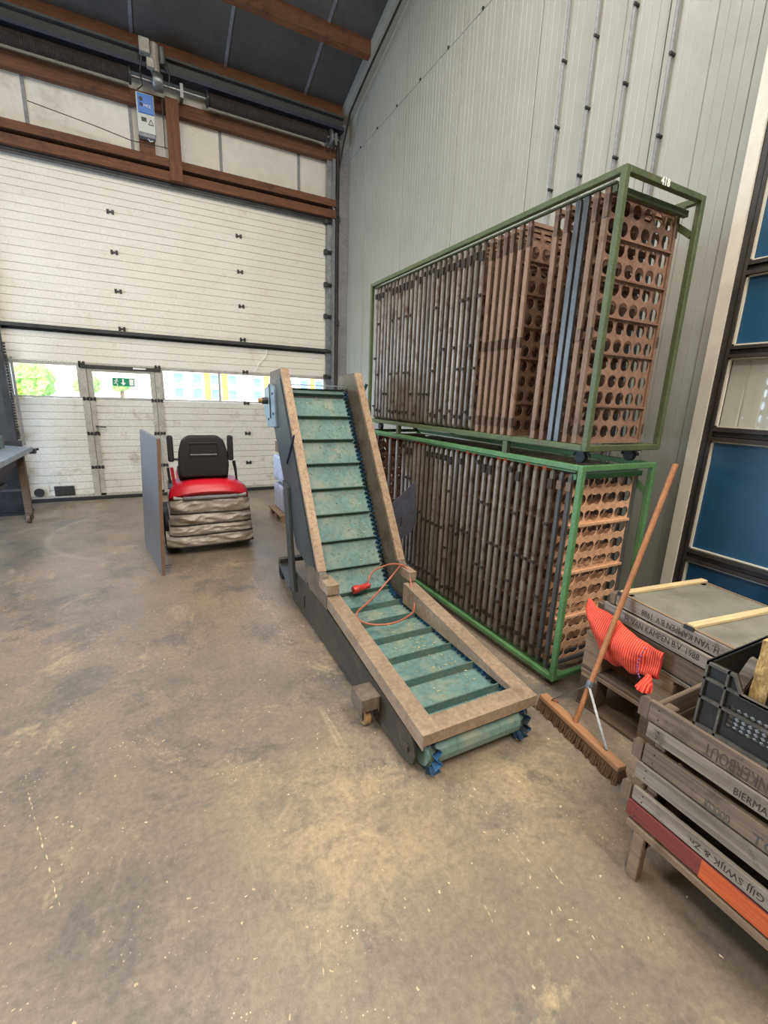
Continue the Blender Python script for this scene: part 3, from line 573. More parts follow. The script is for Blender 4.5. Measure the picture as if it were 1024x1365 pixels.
# wall cable in the roof corner and conduits
pts = [(3.02, 7.8, 3.4), (3.02, 7.8, 4.7), (3.03, 7.78, 5.1), (3.07, 7.7, 5.45)]
yy = 7.45
while yy > .5:
    pts.append((3.085, yy, roof_z(yy)-.36+.012*math.sin(yy*3))); yy -= .35
o = MB().tube(pts, .014, 7).build('power_cable', 'black', None, smooth=True); tag(o, 'black cable run up the door corner and along the roof edge', 'cable')
for y, lb in ((3.30, 'thin grey conduit on the ribbed wall, fourth from the blue door'), (3.0, 'thin grey conduit on the ribbed wall, third from the blue door'), (2.68, 'thin grey conduit on the ribbed wall, second from the blue door'), (2.35, 'thin grey conduit on the ribbed wall nearest the blue door')):
    o = thing('conduit', (WX-.03, y, 1.0), lb, 'conduit', 'conduits on the ribbed wall')
    MB().cyl((WX-.028, y, .3), (WX-.028, y, roof_z(y)-.21), .0105, 8).build('pipe', 'seam', o, smooth=True)
    for i in range(12):
        z = 2.53+.455*i
        if z < roof_z(y)-.2: MB().cyl((WX-.046, y-.010, z), (WX+.002, y-.010, z), .011, 8).build('clip', 'steeldark', o)

# ------------------------------------------------------------------ blue sliding door in front of the right wall
bd = thing('door_2', (3.1, .6, 0), 'blue panelled sliding door with black mullions and a glazed band', 'door', kind='structure')
X0, X1 = 3.08, 3.14
box('edge_board', 'pvc', bd, X0-.02, X1+.02, 1.605, 1.672, .02, 5.0)
box('edge_gasket', 'gasket', bd, X0-.005, X1, 1.572, 1.605, .02, 5.0); box('edge_gasket', 'gasket', bd, X0-.012, X1, 1.549, 1.566, .02, 5.0)
YB = -1.8
for z0, z1 in ((.69, .775), (1.47, 1.555), (1.955, 2.025), (2.40, 2.475), (3.2, 3.28), (4.0, 4.08)):
    h3 = (z1-z0)/3
    for i in range(3):
        box('mullion', 'gasket', bd, X0-(.012 if i % 2 == 0 else -.006), X1, YB, 1.549, z0+i*h3+.002, z0+(i+1)*h3-.002)
for z0, z1, g in ((.03, .69, 0), (.775, 1.47, 0), (1.555, 1.955, 1), (2.025, 2.40, 0), (2.475, 3.2, 0), (3.28, 4.0, 0), (4.08, 5.0, 0)):
    f = MB(); f.box(X0+.002, X0+.02, 1.538, 1.549, z0, z1).box(X0+.002, X0+.02, YB, 1.549, z1-.008, z1).box(X0+.002, X0+.02, YB, 1.549, z0, z0+.008)
    f.build('glazing_bead', 'pvc', bd)
    if g:
        MB().box(X0+.022, X0+.028, YB, 1.54, z0, z1).build('pane', 'glass', bd)
        pr_ = []; yq = 1.54
        while yq > YB: pr_ += [(X0+.034, yq), (X0+.034, yq-.085), (X0+.040, yq-.09), (X0+.040, yq-.096)]; yq -= .1
        pr_ += [(X1-.01, yq+.004), (X1-.01, 1.54)]
        MB().prism(pr_, z0, z1, 'Z').build('wall_stand_in', 'pvc', bd)  # wall stand-in added behind the glass, where the real wall stays dark
    else: MB().box(X0+.018, X0+.045, YB, 1.54, z0, z1).build('blue_panel', 'bluepanel', bd)

# ================================================================== OUTSIDE
def plain(name, c, rough=.8): MT[name] = M(name, c, tuple(min(255, v+12) for v in c), scale=.4, rough=rough, fine=.06); return name
plain('yard', (206, 202, 192)); plain('house_white', (226, 224, 218)); plain('house_yellow', (226, 178, 60)); plain('house_window', (96, 122, 150)); plain('rail_grey', (110, 122, 140)); plain('bark', (104, 84, 64))
MT['leaf'] = M('tree_leaf', (120, 164, 84), (166, 196, 104), scale=1.2, rough=.8, fine=.3, rnd=.12); MT['leafy'] = M('shrub_leaf', (176, 180, 60), (120, 158, 56), scale=2, rough=.8, fine=.3)
MT['grass'] = M('grass_strip', (128, 156, 78), (150, 166, 92), scale=1, rough=.9)
o = MB().box(-90, 120, 8.07, 190, -.3, -.08).build('yard_ground', 'yard'); tag(o, 'pale sunlit paved yard seen through the door windows', 'ground', kind='structure')
o = MB().box(-60, 80, 52, 58, -.08, .12).build('grass_verge', 'grass'); tag(o, 'strip of grass along the road outside', 'grass', kind='stuff')
def blob(mb, c, r, seed):
    bm = bmesh.new(); bmesh.ops.create_icosphere(bm, subdivisions=4, radius=1)
    vs = []
    for v in bm.verts:
        n = mnoise.noise(v.co*2.2+Vector((seed, seed*2, 0)))*.35+mnoise.noise(v.co*6+Vector((seed, 0, seed)))*.25+mnoise.noise(v.co*17+Vector((seed, 0, seed)))*.16
        q = v.co*(1+n); vs.append((c[0]+q.x*r, c[1]+q.y*r, c[2]+q.z*r*.9))
    fs = [tuple(v.index for v in f.verts) for f in bm.faces]; bm.free(); mb.add(vs, fs)
def tree(x, y, h, r, mat, label, seed):
    o = thing('tree', (x, y, -.08), label, 'tree', 'trees across the yard')
    MB().tube([(x, y, -.08), (x+.1, y, h*.5)], .22, 8).build('trunk', 'bark', o)
    m = MB(); random.seed(seed)
    for i in range(7): blob(m, (x+random.uniform(-.6, .6)*r, y+random.uniform(-.5, .5)*r, h*.62+random.uniform(-.3, .3)*r), r*random.uniform(.45, .7), seed+i)
    m.build('crown', mat, o)
tree(-10.8, 62, 4.0, 2.2, 'leaf', 'round green tree across the yard seen through the window beside the door track', 3)
tree(-6.3, 68, 3.4, 1.25, 'leaf', 'smaller green tree across the yard seen beside the wicket door', 5)
tree(-2.9, 70, 3.5, 1.0, 'leaf', 'slim green tree seen through the wicket pane', 11)
o = MB(); blob(o, (-11.4, 54.5, 1.16), .95, 9); o = o.build('shrub', 'leafy'); tag(o, 'yellow green shrub on the verge across the yard', 'shrub')
def block(x0, x1, y, cols, label):
    o = thing('apartment_building', ((x0+x1)/2, y, -.08), label, 'building', 'apartment buildings across the yard')
    MB().box(x0, x1, y, y+10, -.08, 9).build('wall', 'house_white', o)
    n = int((x1-x0)/3.4)
    for i in range(n):
        xa = x0+.4+i*(x1-x0-.4)/n
        if i in cols: MB().box(xa-.2, xa+1.0, y-.1, y, .2, 8.5).build('yellow_panel', 'house_yellow', o)
        for fz in (.6, 3.4, 6.2):
            w = MB().box(xa+1.1, xa+2.7, y-.05, y+.05, fz, fz+1.7).build('window', 'house_window', o)
            bl = MB().box(xa+.9, xa+2.9, y-1.1, y-.02, fz-.25, fz-.1).build('balcony_slab', 'house_white', o)
            r_ = MB(); r_.box(xa+.9, xa+2.9, y-1.1, y-1.05, fz+.65, fz+.72)
            for q in range(8): r_.box(xa+.95+q*.27, xa+1.0+q*.27, y-1.09, y-1.06, fz-.1, fz+.65)
            r_.build('railing', 'rail_grey', bl)
block(3.5, 17.5, 100, (2, 3), 'white apartment block with balconies seen through the first pane right of the wicket door')
block(20, 42, 106, (1, 4, 5), 'white and yellow apartment block with balconies seen behind the conveyor head')

# ================================================================== RACKS AND TRAYS
RX0, RX1, RY0, RY1 = 2.0, 2.632, 1.585, 4.255
def rack(z0, z1, mat, label, feet):
    o = thing('tray_rack', (RX0, RY0, z0), label, 'rack')
    w = .031
    for x in (RX0, RX1-w):
        for y in (RY0, RY1-w): box('post', mat, o, x, x+w, y, y+w, z0, z1, bevel=.003, seg=1)
    for z in (z0, z1-w):
        for x in (RX0, RX1-w): box('side_rail', mat, o, x, x+w, RY0+w, RY1-w, z, z+w, bevel=.003, seg=1)
        for y in (RY0, RY1-w): box('end_rail', mat, o, RX0+w, RX1-w, y, y+w, z, z+w, bevel=.003, seg=1)
    # inner runners the trays stand in, with spacer teeth along the upper one
    for x in (RX0+.06, RX1-.10): box('runner', mat, o, x, x+.04, RY0+w, RY1-w, z0+.012, z0+.031)
    for x in (RX0+.03, RX1-.06): box('upper_runner', mat, o, x, x+.02, RY0+.07, RY1-w, z1-.047, z1-.038)
    box('cross_rail', mat, o, RX0+w, RX1-w, RY0+.060, RY0+.085, z1-.085, z1-.055)
    MB().bar((RX1-.02, RY0+.03, z1-.18), (RX1-.02, RY0+.22, z1-.03), .018, .03).build('corner_brace', mat, o)
    if feet:
        for y in (3.61, 2.19):
            for x in (RX0, RX1-w): box('spacer_post', mat, o, x, x+w, y-.02, y+.02, z0-.075, z0)
        for y in (RY0+.10, RY1-.12):
            for x in (RX0+.10, RX1-.12):
                c = box('castor_plate', 'steeldark', o, x-.04, x+.04, y-.04, y+.04, z0-.012, z0)
                m = MB(); m.tube([(x, y+.05*math.cos(a), z0-.038+.03*math.sin(a)) for a in [PI*i/8 for i in range(9)]], .008, 6); m.build('castor_arch', 'steeldark', c, smooth=True)
                MB().wheel((x, y, z0-.04), .0345, .03, 'X', 16).build('castor_wheel', 'black', c, smooth=True)
    else:
        for y in (RY0+.06, RY1-.08):
            for x in (RX0+.05, RX1-.07):
                c = box('castor_plate', 'steeldark', o, x-.03, x+.03, y-.03, y+.03, z0-.008, z0)
                MB().wheel((x, y, .0255), .0255, .03, 'X', 16).build('castor_wheel', 'steeldark', c, smooth=True)
    return o
rk_low = rack(.055, 1.345, 'greenl', 'bright green steel rack standing on the floor under the other rack', False)
rk_up = rack(1.42, 2.715, 'greenu', 'olive green steel rack stacked on top of the other rack', True)
lettering('painted_mark', '418', 'white', rk_up, .045, (2.25, RY0-.0006, 2.687), (1, 0, 0), (0, 0, 1), bold=.002)
o = MB().hexa([(2.13, 1.70, 2.668), (2.44, 1.72, 2.668), (2.42, 1.98, 2.668), (2.12, 1.98, 2.668), (2.13, 1.70, 2.678), (2.44, 1.72, 2.676), (2.42, 1.98, 2.680), (2.12, 1.98, 2.677)]).build('cardboard_sheet', 'peach')
tag(o, 'peach coloured loose sheet lying on top of the upper rack trays', 'cardboard')

def perforated(w, h, cols, rows, rfun, th=.004, seg=12, zoff=0):
    """sheet in local x 0..w, z 0..h with real holes (one per cell); rfun(theta, cw, ch) -> radius"""
    mb = MB(); cw = w/cols; ch = h/rows
    def sq(t):
        c, s = math.cos(t), math.sin(t); k = min((cw/2)/abs(c) if abs(c) > 1e-6 else 9, (ch/2)/abs(s) if abs(s) > 1e-6 else 9); return c*k, s*k
    corner = math.atan2(ch, cw)
    angs = sorted(set([2*PI*i/seg for i in range(seg)]+[corner, PI-corner, PI+corner, 2*PI-corner]))
    n = len(angs)
    for i in range(cols):
        for j in range(rows):
            cx_, cz_ = (i+.5)*cw, (j+.5)*ch; vs = []
            for y in (-th/2, th/2):
                for t in angs: a = sq(t); vs.append((cx_+a[0], y, cz_+a[1]))
                for t in angs: r = rfun(t); vs.append((cx_+r*math.cos(t), y, cz_+r*math.sin(t)))
            fs = []
            for k in range(n):
                k2 = (k+1) % n
                fs += [(k, k2, n+k2, n+k), (2*n+k, 3*n+k, 3*n+k2, 2*n+k2), (n+k, n+k2, 3*n+k2, 3*n+k)]
            mb.add(vs, fs)
    return mb
def hourglass(t):
    c = math.cos(t); s = math.sin(t); d = .030; r = .034
    disc = r*r-(d*s)**2
    return max(.026, d*abs(c)+math.sqrt(disc)) if disc > 0 else .026
TW, TH_TUBE, TH_BAR = .555, 1.188, 1.215
def ring(w, h, r, n=4):
    pts = []
    for (cx_, cz_, a0) in ((w-r, r, -90), (w-r, h-r, 0), (r, h-r, 90), (r, r, 180)):
        for i in range(n+1):
            a = math.radians(a0+90*i/n); pts.append((cx_+r*math.cos(a), 0, cz_+r*math.sin(a)))
    return pts
SHEET = {}
def tray(kind, label, group, var=0):
    """perforated bulb tray standing on edge; local origin at its lower front corner"""
    TH = TH_BAR if kind in ('brown', 'steel') else TH_TUBE
    o = thing('perforated_tray', (0, 0, 0), label, 'tray', group)
    if kind in ('brown', 'steel'):
        bm_, sm_ = ('brownbar', 'brown') if kind == 'brown' else ('steelbar', 'brown')
        for x in (0, TW-.02): MB().box(x, x+.02, -.016, .016, 0, TH).build('edge_bar', bm_, o, local=True, bevel=.002, seg=1)
        for z in (0, TH-.02): MB().box(.02, TW-.02, -.010, .010, z, z+.02).build('end_bar', bm_ if kind == 'brown' else 'brown', o, local=True)
        key = 'c%d' % (var % 2)
        if key not in SHEET:
            SHEET[key] = perforated(TW-.04, TH-.04, 6, 13, lambda t: .0345) if var % 2 == 0 else perforated(TW-.04, TH-.04, 7, 15, lambda t: .029)
        s = MB(); s.v = [(x+.02, y, z+.02) for x, y, z in SHEET[key].v]; s.f = SHEET[key].f; s.build('perforated_sheet', sm_, o, local=True)
        ch = (TH-.04)/13
        for r_ in (2, 5, 7, 9, 11): MB().box(.02, TW-.02, -.016, -.002, .02+r_*ch-.0045, .02+r_*ch+.0045).build('ledge', sm_, o, local=True)
        if kind == 'brown':
            for z in (.05, .53, TH-.13):
                for x in (-.003, TW-.017): MB().box(x, x+.02, -.0172, .006, z, z+.06 if z < .9 else z+.10).build('clip', 'clip', o, local=True)
    else:
        mat = 'greybar' if kind == 'grey' else 'steelbar'; sm_ = 'brown' if kind == 'grey' else 'peach'
        m = MB(); m.tube(ring(TW, TH, .024), .0165, 8, closed=True); m.build('tube_frame', mat, o, local=True, smooth=True)
        rows = 12; key = 'h'
        if key not in SHEET: SHEET[key] = perforated(TW-.03, TH-.03, 4, rows, hourglass, seg=20)
        s = MB(); s.v = [(x+.015, y, z+.015) for x, y, z in SHEET[key].v]; s.f = SHEET[key].f; s.build('perforated_sheet', sm_, o, local=True)
        ch = (TH-.03)/rows
        for r_ in (3, 6, 9): MB().box(.015, TW-.015, -.02, -.002, .015+r_*ch-.007, .015+r_*ch+.007).build('ledge', sm_, o, local=True)
        for z, hh in {0: ((.05, .03), (TH-.10, .05)), 1: ((.10, .02), (.55, .022), (TH-.09, .045)), 2: ((.06, .025), (.40, .018), (.86, .02), (TH-.11, .06)), 3: ((.22, .02), (TH-.06, .03)), 4: ((.08, .03), (.6, .02))}[var]:
            MB().box(-.0185, -.006, -.0165, .0165, z, z+hh).build('clip', 'spring' if kind == 'grey' else 'clip', o, local=True)
        if var == 4: MB().box(-.006, .05, -.0172, .0172, TH-.012, TH+.0172).build('rusty_cap', 'rustorange', o, local=True, bevel=.004, seg=1)
    return o
protos = {}
def put(kind, key, x, y, z, label, group, var=0):
    if key not in protos: o = protos[key] = tray(kind, label, group, var)
    else:
        # alike trays share mesh data
        o = copy_tree(protos[key]); o['label'] = label; o['group'] = group
    o.location = (x, y, z if kind in ('grey', 'galv') else z-.0172)
    return o
UX, UZ = RX0+.036, 1.4685
random.seed(3)
up_y = [(1.700, 'brown'), (1.766, 'brown'), (1.822, 'steel'), (1.872, 'steel'), (1.938, 'brown'), (2.005, 'brown'), (2.205, 'brown')]
y = 2.271
while y < 2.56: up_y.append((y, 'brown')); y += .066
while y < 4.20: up_y.append((y, 'grey')); y += .0655
def nth(n): return {1: 'first', 2: 'second', 3: 'third', 4: 'fourth', 5: 'fifth'}.get(n, '%d%s' % (n, {1: 'st', 2: 'nd', 3: 'rd'}.get(n % 10 if n not in (11, 12, 13) else 0, 'th')))
gi = 0
for i, (y, kd) in enumerate(up_y):
    gp = 'perforated trays in the olive rack'
    lb = {0: 'brown perforated tray closing the end of the olive rack, its round holes facing out', 1: 'brown edged tray between the end tray and the steel edged trays of the olive rack',
          2: 'steel edged tray nearest the end tray of the olive rack', 3: 'second steel edged tray from the end tray of the olive rack',
          4: 'brown edged tray touching the steel edged trays on the empty gap side, olive rack', 5: 'brown edged tray bordering the empty gap on the steel tray side, olive rack',
          6: 'brown tray showing its round holes across the empty gap of the olive rack'}.get(i)
    if kd == 'brown' and i > 6: lb = '%s brown edged tray behind the empty gap of the olive rack' % nth(i-5)
    if kd == 'grey': gi += 1; lb = 'weathered grey edged tray, %s after the brown trays in the olive rack' % nth(gi)
    var = random.choice((0, 1, 2, 3)) if kd == 'grey' else (0 if i in (0, 6) or i % 2 else 1)
    o = put(kd, kd+str(var), UX+random.uniform(-.003, .003), y, UZ, lb, gp, var)
    if kd != 'grey': o.rotation_euler = (random.uniform(-.003, .003), 0, random.uniform(-.012, .012))
    else: o.rotation_euler = (0, 0, random.uniform(-.006, .006))
LZ = .1035
lo_y = [(1.678, 'galv'), (1.742, 'galv')]
y = 1.806
while y < 3.56: lo_y.append((y, 'grey')); y += .0662
lo_y += [(3.66, 'grey'), (3.79, 'grey'), (4.07, 'brown'), (4.14, 'brown'), (4.20, 'brown')]  # last two brown trays added to darken the holes in front of them
gi = 0
for i, (y, kd) in enumerate(lo_y):
    gp = 'perforated trays in the bright green rack'
    if i == 0: lb = 'peach perforated tray with steel tube edge closing the end of the bright green rack'
    elif kd == 'galv': lb = 'second peach tray right behind the end tray of the bright green rack'
    elif kd == 'brown': lb = {4.07: 'dark brown perforated tray facing the gap at the far end of the bright green rack', 4.14: 'middle brown tray added at the far end of the bright green rack to darken the holes', 4.20: 'last brown tray added against the far end posts of the bright green rack to darken the holes'}[y]
    elif y > 3.7: lb = 'grey tube edged tray standing alone beside the brown tray, bright green rack'
    elif y > 3.6: lb = 'grey tube edged tray standing apart after the close row, bright green rack'
    else: gi += 1; lb = 'grey tube edged tray, %s after the peach trays in the bright green rack' % nth(gi)
    var = random.choice((0, 1, 2, 3, 4, 4)) if kd == 'grey' else (1 if y == 4.14 else 0)
    o = put(kd, kd+str(var), UX+(random.uniform(-.003, .003) if kd != 'brown' else {4.07: 0, 4.14: .01, 4.20: .004}[y]), y, LZ, lb, gp, var)
    if kd == 'grey': o.rotation_euler = (0, 0, random.uniform(-.006, .006))
# rusty end caps on some lower trays
# ================================================================== CONVEYOR
cv = thing('belt_conveyor', (1.27, 2.6, 0), 'inclined cleated teal belt conveyor with low loading end and dusty steel frame', 'conveyor')
XL0, XL1, XR0, XR1 = .935, 1.025, 1.512, 1.602
def ftop(y): return .252+(y-1.345)*(.387-.252)/(2.53-1.345)
def beamlow(x0, x1, y0, y1, lip, name='frame_rail'):
    def slab(m, xa, xb, ya, yb, d0, d1): m.hexa([(xa, ya, ftop(ya)-d0), (xb, ya, ftop(ya)-d0), (xb, yb, ftop(yb)-d0), (xa, yb, ftop(yb)-d0), (xa, ya, ftop(ya)-d1), (xb, ya, ftop(ya)-d1), (xb, yb, ftop(yb)-d1), (xa, yb, ftop(yb)-d1)])
    m = MB(); slab(m, x0, x1, y0, y1, .007, 0 if lip != 'F' else .0004)
    if lip == 'L': slab(m, x0, x0+.006, y0, y1, .075, .007)
    if lip == 'R': slab(m, x1-.006, x1, y0, y1, .075, .007); m.hexa([(x0, y0+.09, .232), (x0+.004, y0+.09, .232), (x0+.004, y1, .238), (x0, y1, .238), (x0, y0+.09, ftop(y0+.09)-.007), (x0+.004, y0+.09, ftop(y0+.09)-.007), (x0+.004, y1, ftop(y1)-.007), (x0, y1, ftop(y1)-.007)])
    if lip == 'F': slab(m, x0, x1, y0, y0+.006, .058, .007)
    return m.build(name, 'frame', cv)
beamlow(XL0, XL1, 1.344, 2.54, 'L'); beamlow(XR0, XR1, 1.344, 2.54, 'R'); beamlow(XL0+.006, XR1-.006, 1.345, 1.4349, 'F')
for (x0, x1) in ((XL0, XL0+.052), (XR1-.052, XR1)):
    side = [(2.53, .17), (2.53, .462), (2.66, .475), (2.70, .50), (3.565, 1.852), (3.92, 1.835), (3.96, 1.72), (3.78, 1.72), (2.95, .36), (2.86, .24), (2.75, .17)]
    MB().prism(side, x0, x1, 'X').build('side_wall', 'sidein', cv)
    # rust-speckled cap along the rail
    d = Vector((0, 3.565-2.70, 1.852-.50)).normalized(); nrm = Vector((0, -d.z, d.y)); a = Vector((0, 2.70, .50)); b = Vector((0, 3.565, 1.852))
    vs = []
    for q, e in ((a, 0), (b, 0)):
        for xx in (x0-.003, x1+.003):
            vs.append((xx, *(q+nrm*.004)[1:])); vs.append((xx, *(q-nrm*.022)[1:]))
    MB().hexa([vs[1], vs[3], vs[2], vs[0], vs[5], vs[7], vs[6], vs[4]]).build('rail_cap', 'rail', cv)
    box('rail_step', 'frame', cv, x0-.002, x1+.03 if x0 < 1.2 else x1+.002, 2.522, 2.69, .40, .472, bevel=.004, seg=1)
# belt path (y,z): loading drum -> flat -> bend -> incline -> head drum -> return
DC = Vector((1.425, .108)); DRr = .080
HC = Vector((3.80, 1.62)); HR = .095
path = []
for i in range(9):
    a = math.radians(270-180*i/8); path.append((DC.x+DRr*math.cos(a), DC.y+DRr*math.sin(a)))   # bottom -> front -> top
inc = math.atan2(1.352, .865)
for i in range(1, 8): path.append((1.425+(2.66-1.425)*i/7, .188+.020*i/7))
for i in range(1, 7):
    a = inc*i/6; path.append((2.66+.26*math.sin(a), .208+.26*(1-math.cos(a))))
yb, zb = path[-1]; L = (HC.x-HR*math.sin(inc)-yb)/math.cos(inc)
for i in range(1, 11): path.append((yb+L*math.cos(inc)*i/10, zb+L*math.sin(inc)*i/10))
ny = len(path)
for i in range(1, 9):
    a = math.pi/2+inc-math.pi*i/8; path.append((HC.x+HR*math.cos(a), HC.y+HR*math.sin(a)))
path += [(3.02, .27), (2.85, .12), (2.6, .034), (2.0, .030)]
P = [Vector((p[0], p[1])) for p in path]; n = len(P)
def pn(i):
    d = (P[(i+1) % n]-P[i-1]).normalized(); return Vector((-d.y, d.x))
m = MB(); vs = []; fs = []
for i in range(n):
    q = P[i]; w_ = pn(i)*.006; a = q; b = q-w_
    vs += [(XL0+.056, a.x, a.y), (XR1-.056, a.x, a.y), (XR1-.056, b.x, b.y), (XL0+.056, b.x, b.y)]
for i in range(n):
    j = (i+1) % n
    for k in range(4): fs.append((4*i+k, 4*i+(k+1) % 4, 4*j+(k+1) % 4, 4*j+k))
m.add(vs, fs); m.build('belt', 'teal', cv)
# arc-length table over the carrying side (from under the drum to the head)
seg = []; s0 = 0
for i in range(n):
    j = (i+1) % n; l = (P[j]-P[i]).length; seg.append((s0, l, i, j)); s0 += l
def at_s(s):
    s %= s0
    for a, l, i, j in seg:
        if a <= s <= a+l:
            t = (s-a)/l; p = P[i].lerp(P[j], t); nn = pn(i).lerp(pn(j), t).normalized(); return p, nn
    return P[0], pn(0)
s_top = seg[8][0]; s_head = seg[ny-1][0]
s = s_top+.10; 
while s < s_head+.05:
    p, nn = at_s(s); d = Vector((nn.y, -nn.x)); hgt = .042; th = .006
    q = [p-d*th, p+d*th, p+d*th*.6+nn*hgt, p-d*th*.6+nn*hgt]
    MB().prism([(v.x, v.y) for v in q], XL1-.002, XR0+.002, 'X').build('cleat', 'teald', cv)
    s += .212
# corrugated side walls of the belt
for xs_ in (XL1-.018, XR0+.018):
    m = MB(); vs = []; N_ = int(s_head/.008); N_ = int((s_head+.05)/.008)
    for i in range(N_):
        s = i*.008; p, nn = at_s(s); dx = .0135*math.sin(s*2*PI/.038)
        b = p; t_ = p+nn*.042
        vs += [(xs_+dx-.002, b.x, b.y), (xs_+dx+.002, b.x, b.y), (xs_+dx*1.2+.002, t_.x, t_.y), (xs_+dx*1.2-.002, t_.x, t_.y)]
    fs = []
    for i in range(N_-1):
        for k in range(4): fs.append((4*i+k, 4*i+(k+1) % 4, 4*i+4+(k+1) % 4, 4*i+4+k))
    m.add(vs, fs); m.build('corrugated_sidewall', 'blue', cv, smooth=True)
MB().cyl((XL0+.04, DC.x, DC.y), (XR1-.04, DC.x, DC.y), DRr-.008, 24).build('loading_drum', 'teal', cv, smooth=True)
MB().cyl((XL0+.04, HC.x, HC.y), (XR1-.04, HC.x, HC.y), HR-.008, 24).build('head_drum', 'steeldark', cv, smooth=True)
# base side plates with rounded front end
for (x0, x1) in ((XL0-.004, XL0+.008), (XR1-.008, XR1+.004)):
    pts = [(3.35, .03), (3.35, .30), (2.7, .30), (2.5, .29), (1.47, .185)]
    for i in range(7):
        a = math.radians(80+200*i/6); pts.append((1.47+.085*math.cos(a)*.9, .108+.085*math.sin(a)))
    pts.append((1.6, .022))
    MB().prism(pts, x0, x1, 'X').build('base_plate', 'baseplate', cv)
    MB().cyl((x0-.01, 1.46, .105), (x1+.01, 1.46, .105), .018, 14).build('bearing_cap', 'baseplate', cv, smooth=True)
# incline body, guard, legs
rd = Vector((3.565-2.70, 1.852-.50)).normalized(); rn = Vector((rd.y, -rd.x)); ra = Vector((2.70, .50))
def rp(s_, d_): q = ra+rd*s_+rn*d_; return (q.x, q.y)
for sg_, xo in ((-1, XL0), (1, XR1)):
    def xr_(a_, b_): return sorted((xo+sg_*a_, xo+sg_*b_))
    MB().prism([rp(.02, .0), rp(1.6, .0), rp(1.6, .018), rp(.02, .018)], *xr_(0, .006), 'X').build('edge_angle', 'frame', cv)
    MB().prism([rp(.02, .018), rp(1.58, .018), rp(1.58, .07), rp(.02, .07)], *xr_(0, .001), 'X').build('edge_channel', 'steeldark', cv)
    MB().prism([rp(.05, .055), rp(1.55, .055), rp(1.60, .15), rp(1.52, .45), rp(.28, .40), rp(.10, .20)], *xr_(0, .010), 'X').build('body_plate', 'body', cv)
    MB().prism([(3.17, .16), (3.30, .16), (3.46, 1.0), (3.33, .96)], *xr_(.012, .035), 'X').build('support_leg', 'body', cv)
    MB().prism([(3.0, .10), (3.0, .20), (3.10, .24), (3.34, .30), (3.38, .10)], *xr_(.004, .010), 'X').build('knee_plate', 'baseplate', cv)
    MB().prism([(xo, 3.30), (xo+sg_*.036, 3.32), (xo+sg_*-.03, 3.93), (xo+sg_*-.12, 3.93), (xo+sg_*-.05, 3.30)], .132, .142, 'Z').build('castor_platform', 'body', cv)
box('cross_member', 'baseplate', cv, XL0+.02, XR1-.02, 3.3, 3.36, .04, .14); box('cross_member', 'baseplate', cv, XL0+.04, XR1-.04, 3.88, 3.94, .142, .18)
box('under_tray', 'body', cv, XL0+.02, XR1-.02, 2.0, 3.2, .012, .018)
g = MB().prism([(3.66, 1.40), (3.70, 1.70), (3.86, 1.74), (4.02, 1.70), (4.06, 1.52), (3.92, 1.38)], XL0-.03, XL0+.006, 'X').build('motor_guard', 'guard', cv, bevel=.004, seg=1)
MB().cyl((XL0-.075, 3.92, 1.60), (XL0-.03, 3.92, 1.60), .028, 12).build('shaft_end', 'steeldark', g, smooth=True)
MB().cyl((XL0-.105, 3.92, 1.60), (XL0-.075, 3.92, 1.60), .02, 12).build('shaft_nut', 'tyre', g, smooth=True)
for z, y in ((1.66, 3.74), (1.5, 3.72), (1.45, 3.88)): MB().cyl((XL0-.036, y, z), (XL0-.028, y, z), .010, 8).build('bolt', 'steeldark', g)
MB().bar((XL0-.036, 3.80, 1.46), (XL0-.036, 3.82, 1.74), .006, .012).build('door_edge', 'steeldark', g)
MB().tube([(XL0-.012, 3.20, 1.37), (XL0-.018, 3.28, 1.26), (XL0-.012, 3.40, 1.14)], .009, 6).build('tension_rod', 'girderblue', cv, smooth=True)
# castors
def castor(x, y, r, out, wheelmat, name='castor'):
    c = MB()
    if out:
        c.box(x-.05, XL0-.004 if x < 1.2 else x+.05, y-.065, y+.065, .182, .190); c.box(x-.05, x-.045, y-.065, y+.065, .10, .182); c.box(x+.045, x+.05, y-.065, y+.065, .10, .182)
        c.box(x-.045, x+.045, y-.065, y-.060, .12, .182)
    c.box(x-.026, x-.02, y-.02, y+.02, r*.7, r*2+.03); c.box(x+.02, x+.026, y-.02, y+.02, r*.7, r*2+.03); c.box(x-.026, x+.026, y-.025, y+.025, r*2+.02, r*2+.03)
    c = c.build(name, 'sidein' if out else 'steeldark', cv)
    MB().wheel((x, y, r), r, .034, 'X', 20).build('wheel', wheelmat, c, smooth=True)
    MB().cyl((x-.03, y, r), (x+.03, y, r), .010, 8).build('axle', 'galv', c)
castor(.876, 1.80, .05, True, 'tyre'); castor(1.660, 1.80, .05, True, 'tyre')
castor(.985, 3.86, .05, False, 'steeldark'); castor(1.56, 3.86, .05, False, 'steeldark')
# head: discharge flap and arms at the rack side
MB().hexa([(XL0+.06, 3.70, 1.735), (XR1-.06, 3.70, 1.735), (XR1-.06, 3.98, 1.745), (XL0+.06, 3.98, 1.745), (XL0+.06, 3.70, 1.74), (XR1-.06, 3.70, 1.74), (XR1-.06, 3.98, 1.75), (XL0+.06, 3.98, 1.75)]).build('head_cover', 'guard', cv)
MB().bar((1.88, 4.30, 1.52), (2.005, 4.30, 1.79), .03, .012, up=(0, 1, 0)).build('lock_arm', 'greend', cv)
MB().bar((1.60, 4.02, 1.66), (1.90, 4.32, 1.72), .02, .02).build('lock_arm', 'greend', cv); MB().bar((1.88, 4.285, 1.735), (2.04, 4.285, 1.585), .03, .012, up=(0, 1, 0)).build('lock_arm', 'greend', cv)
MB().box(XR1-.01, 1.62, 3.96, 4.06, 1.62, 1.72).build('arm_mount', 'greend', cv)
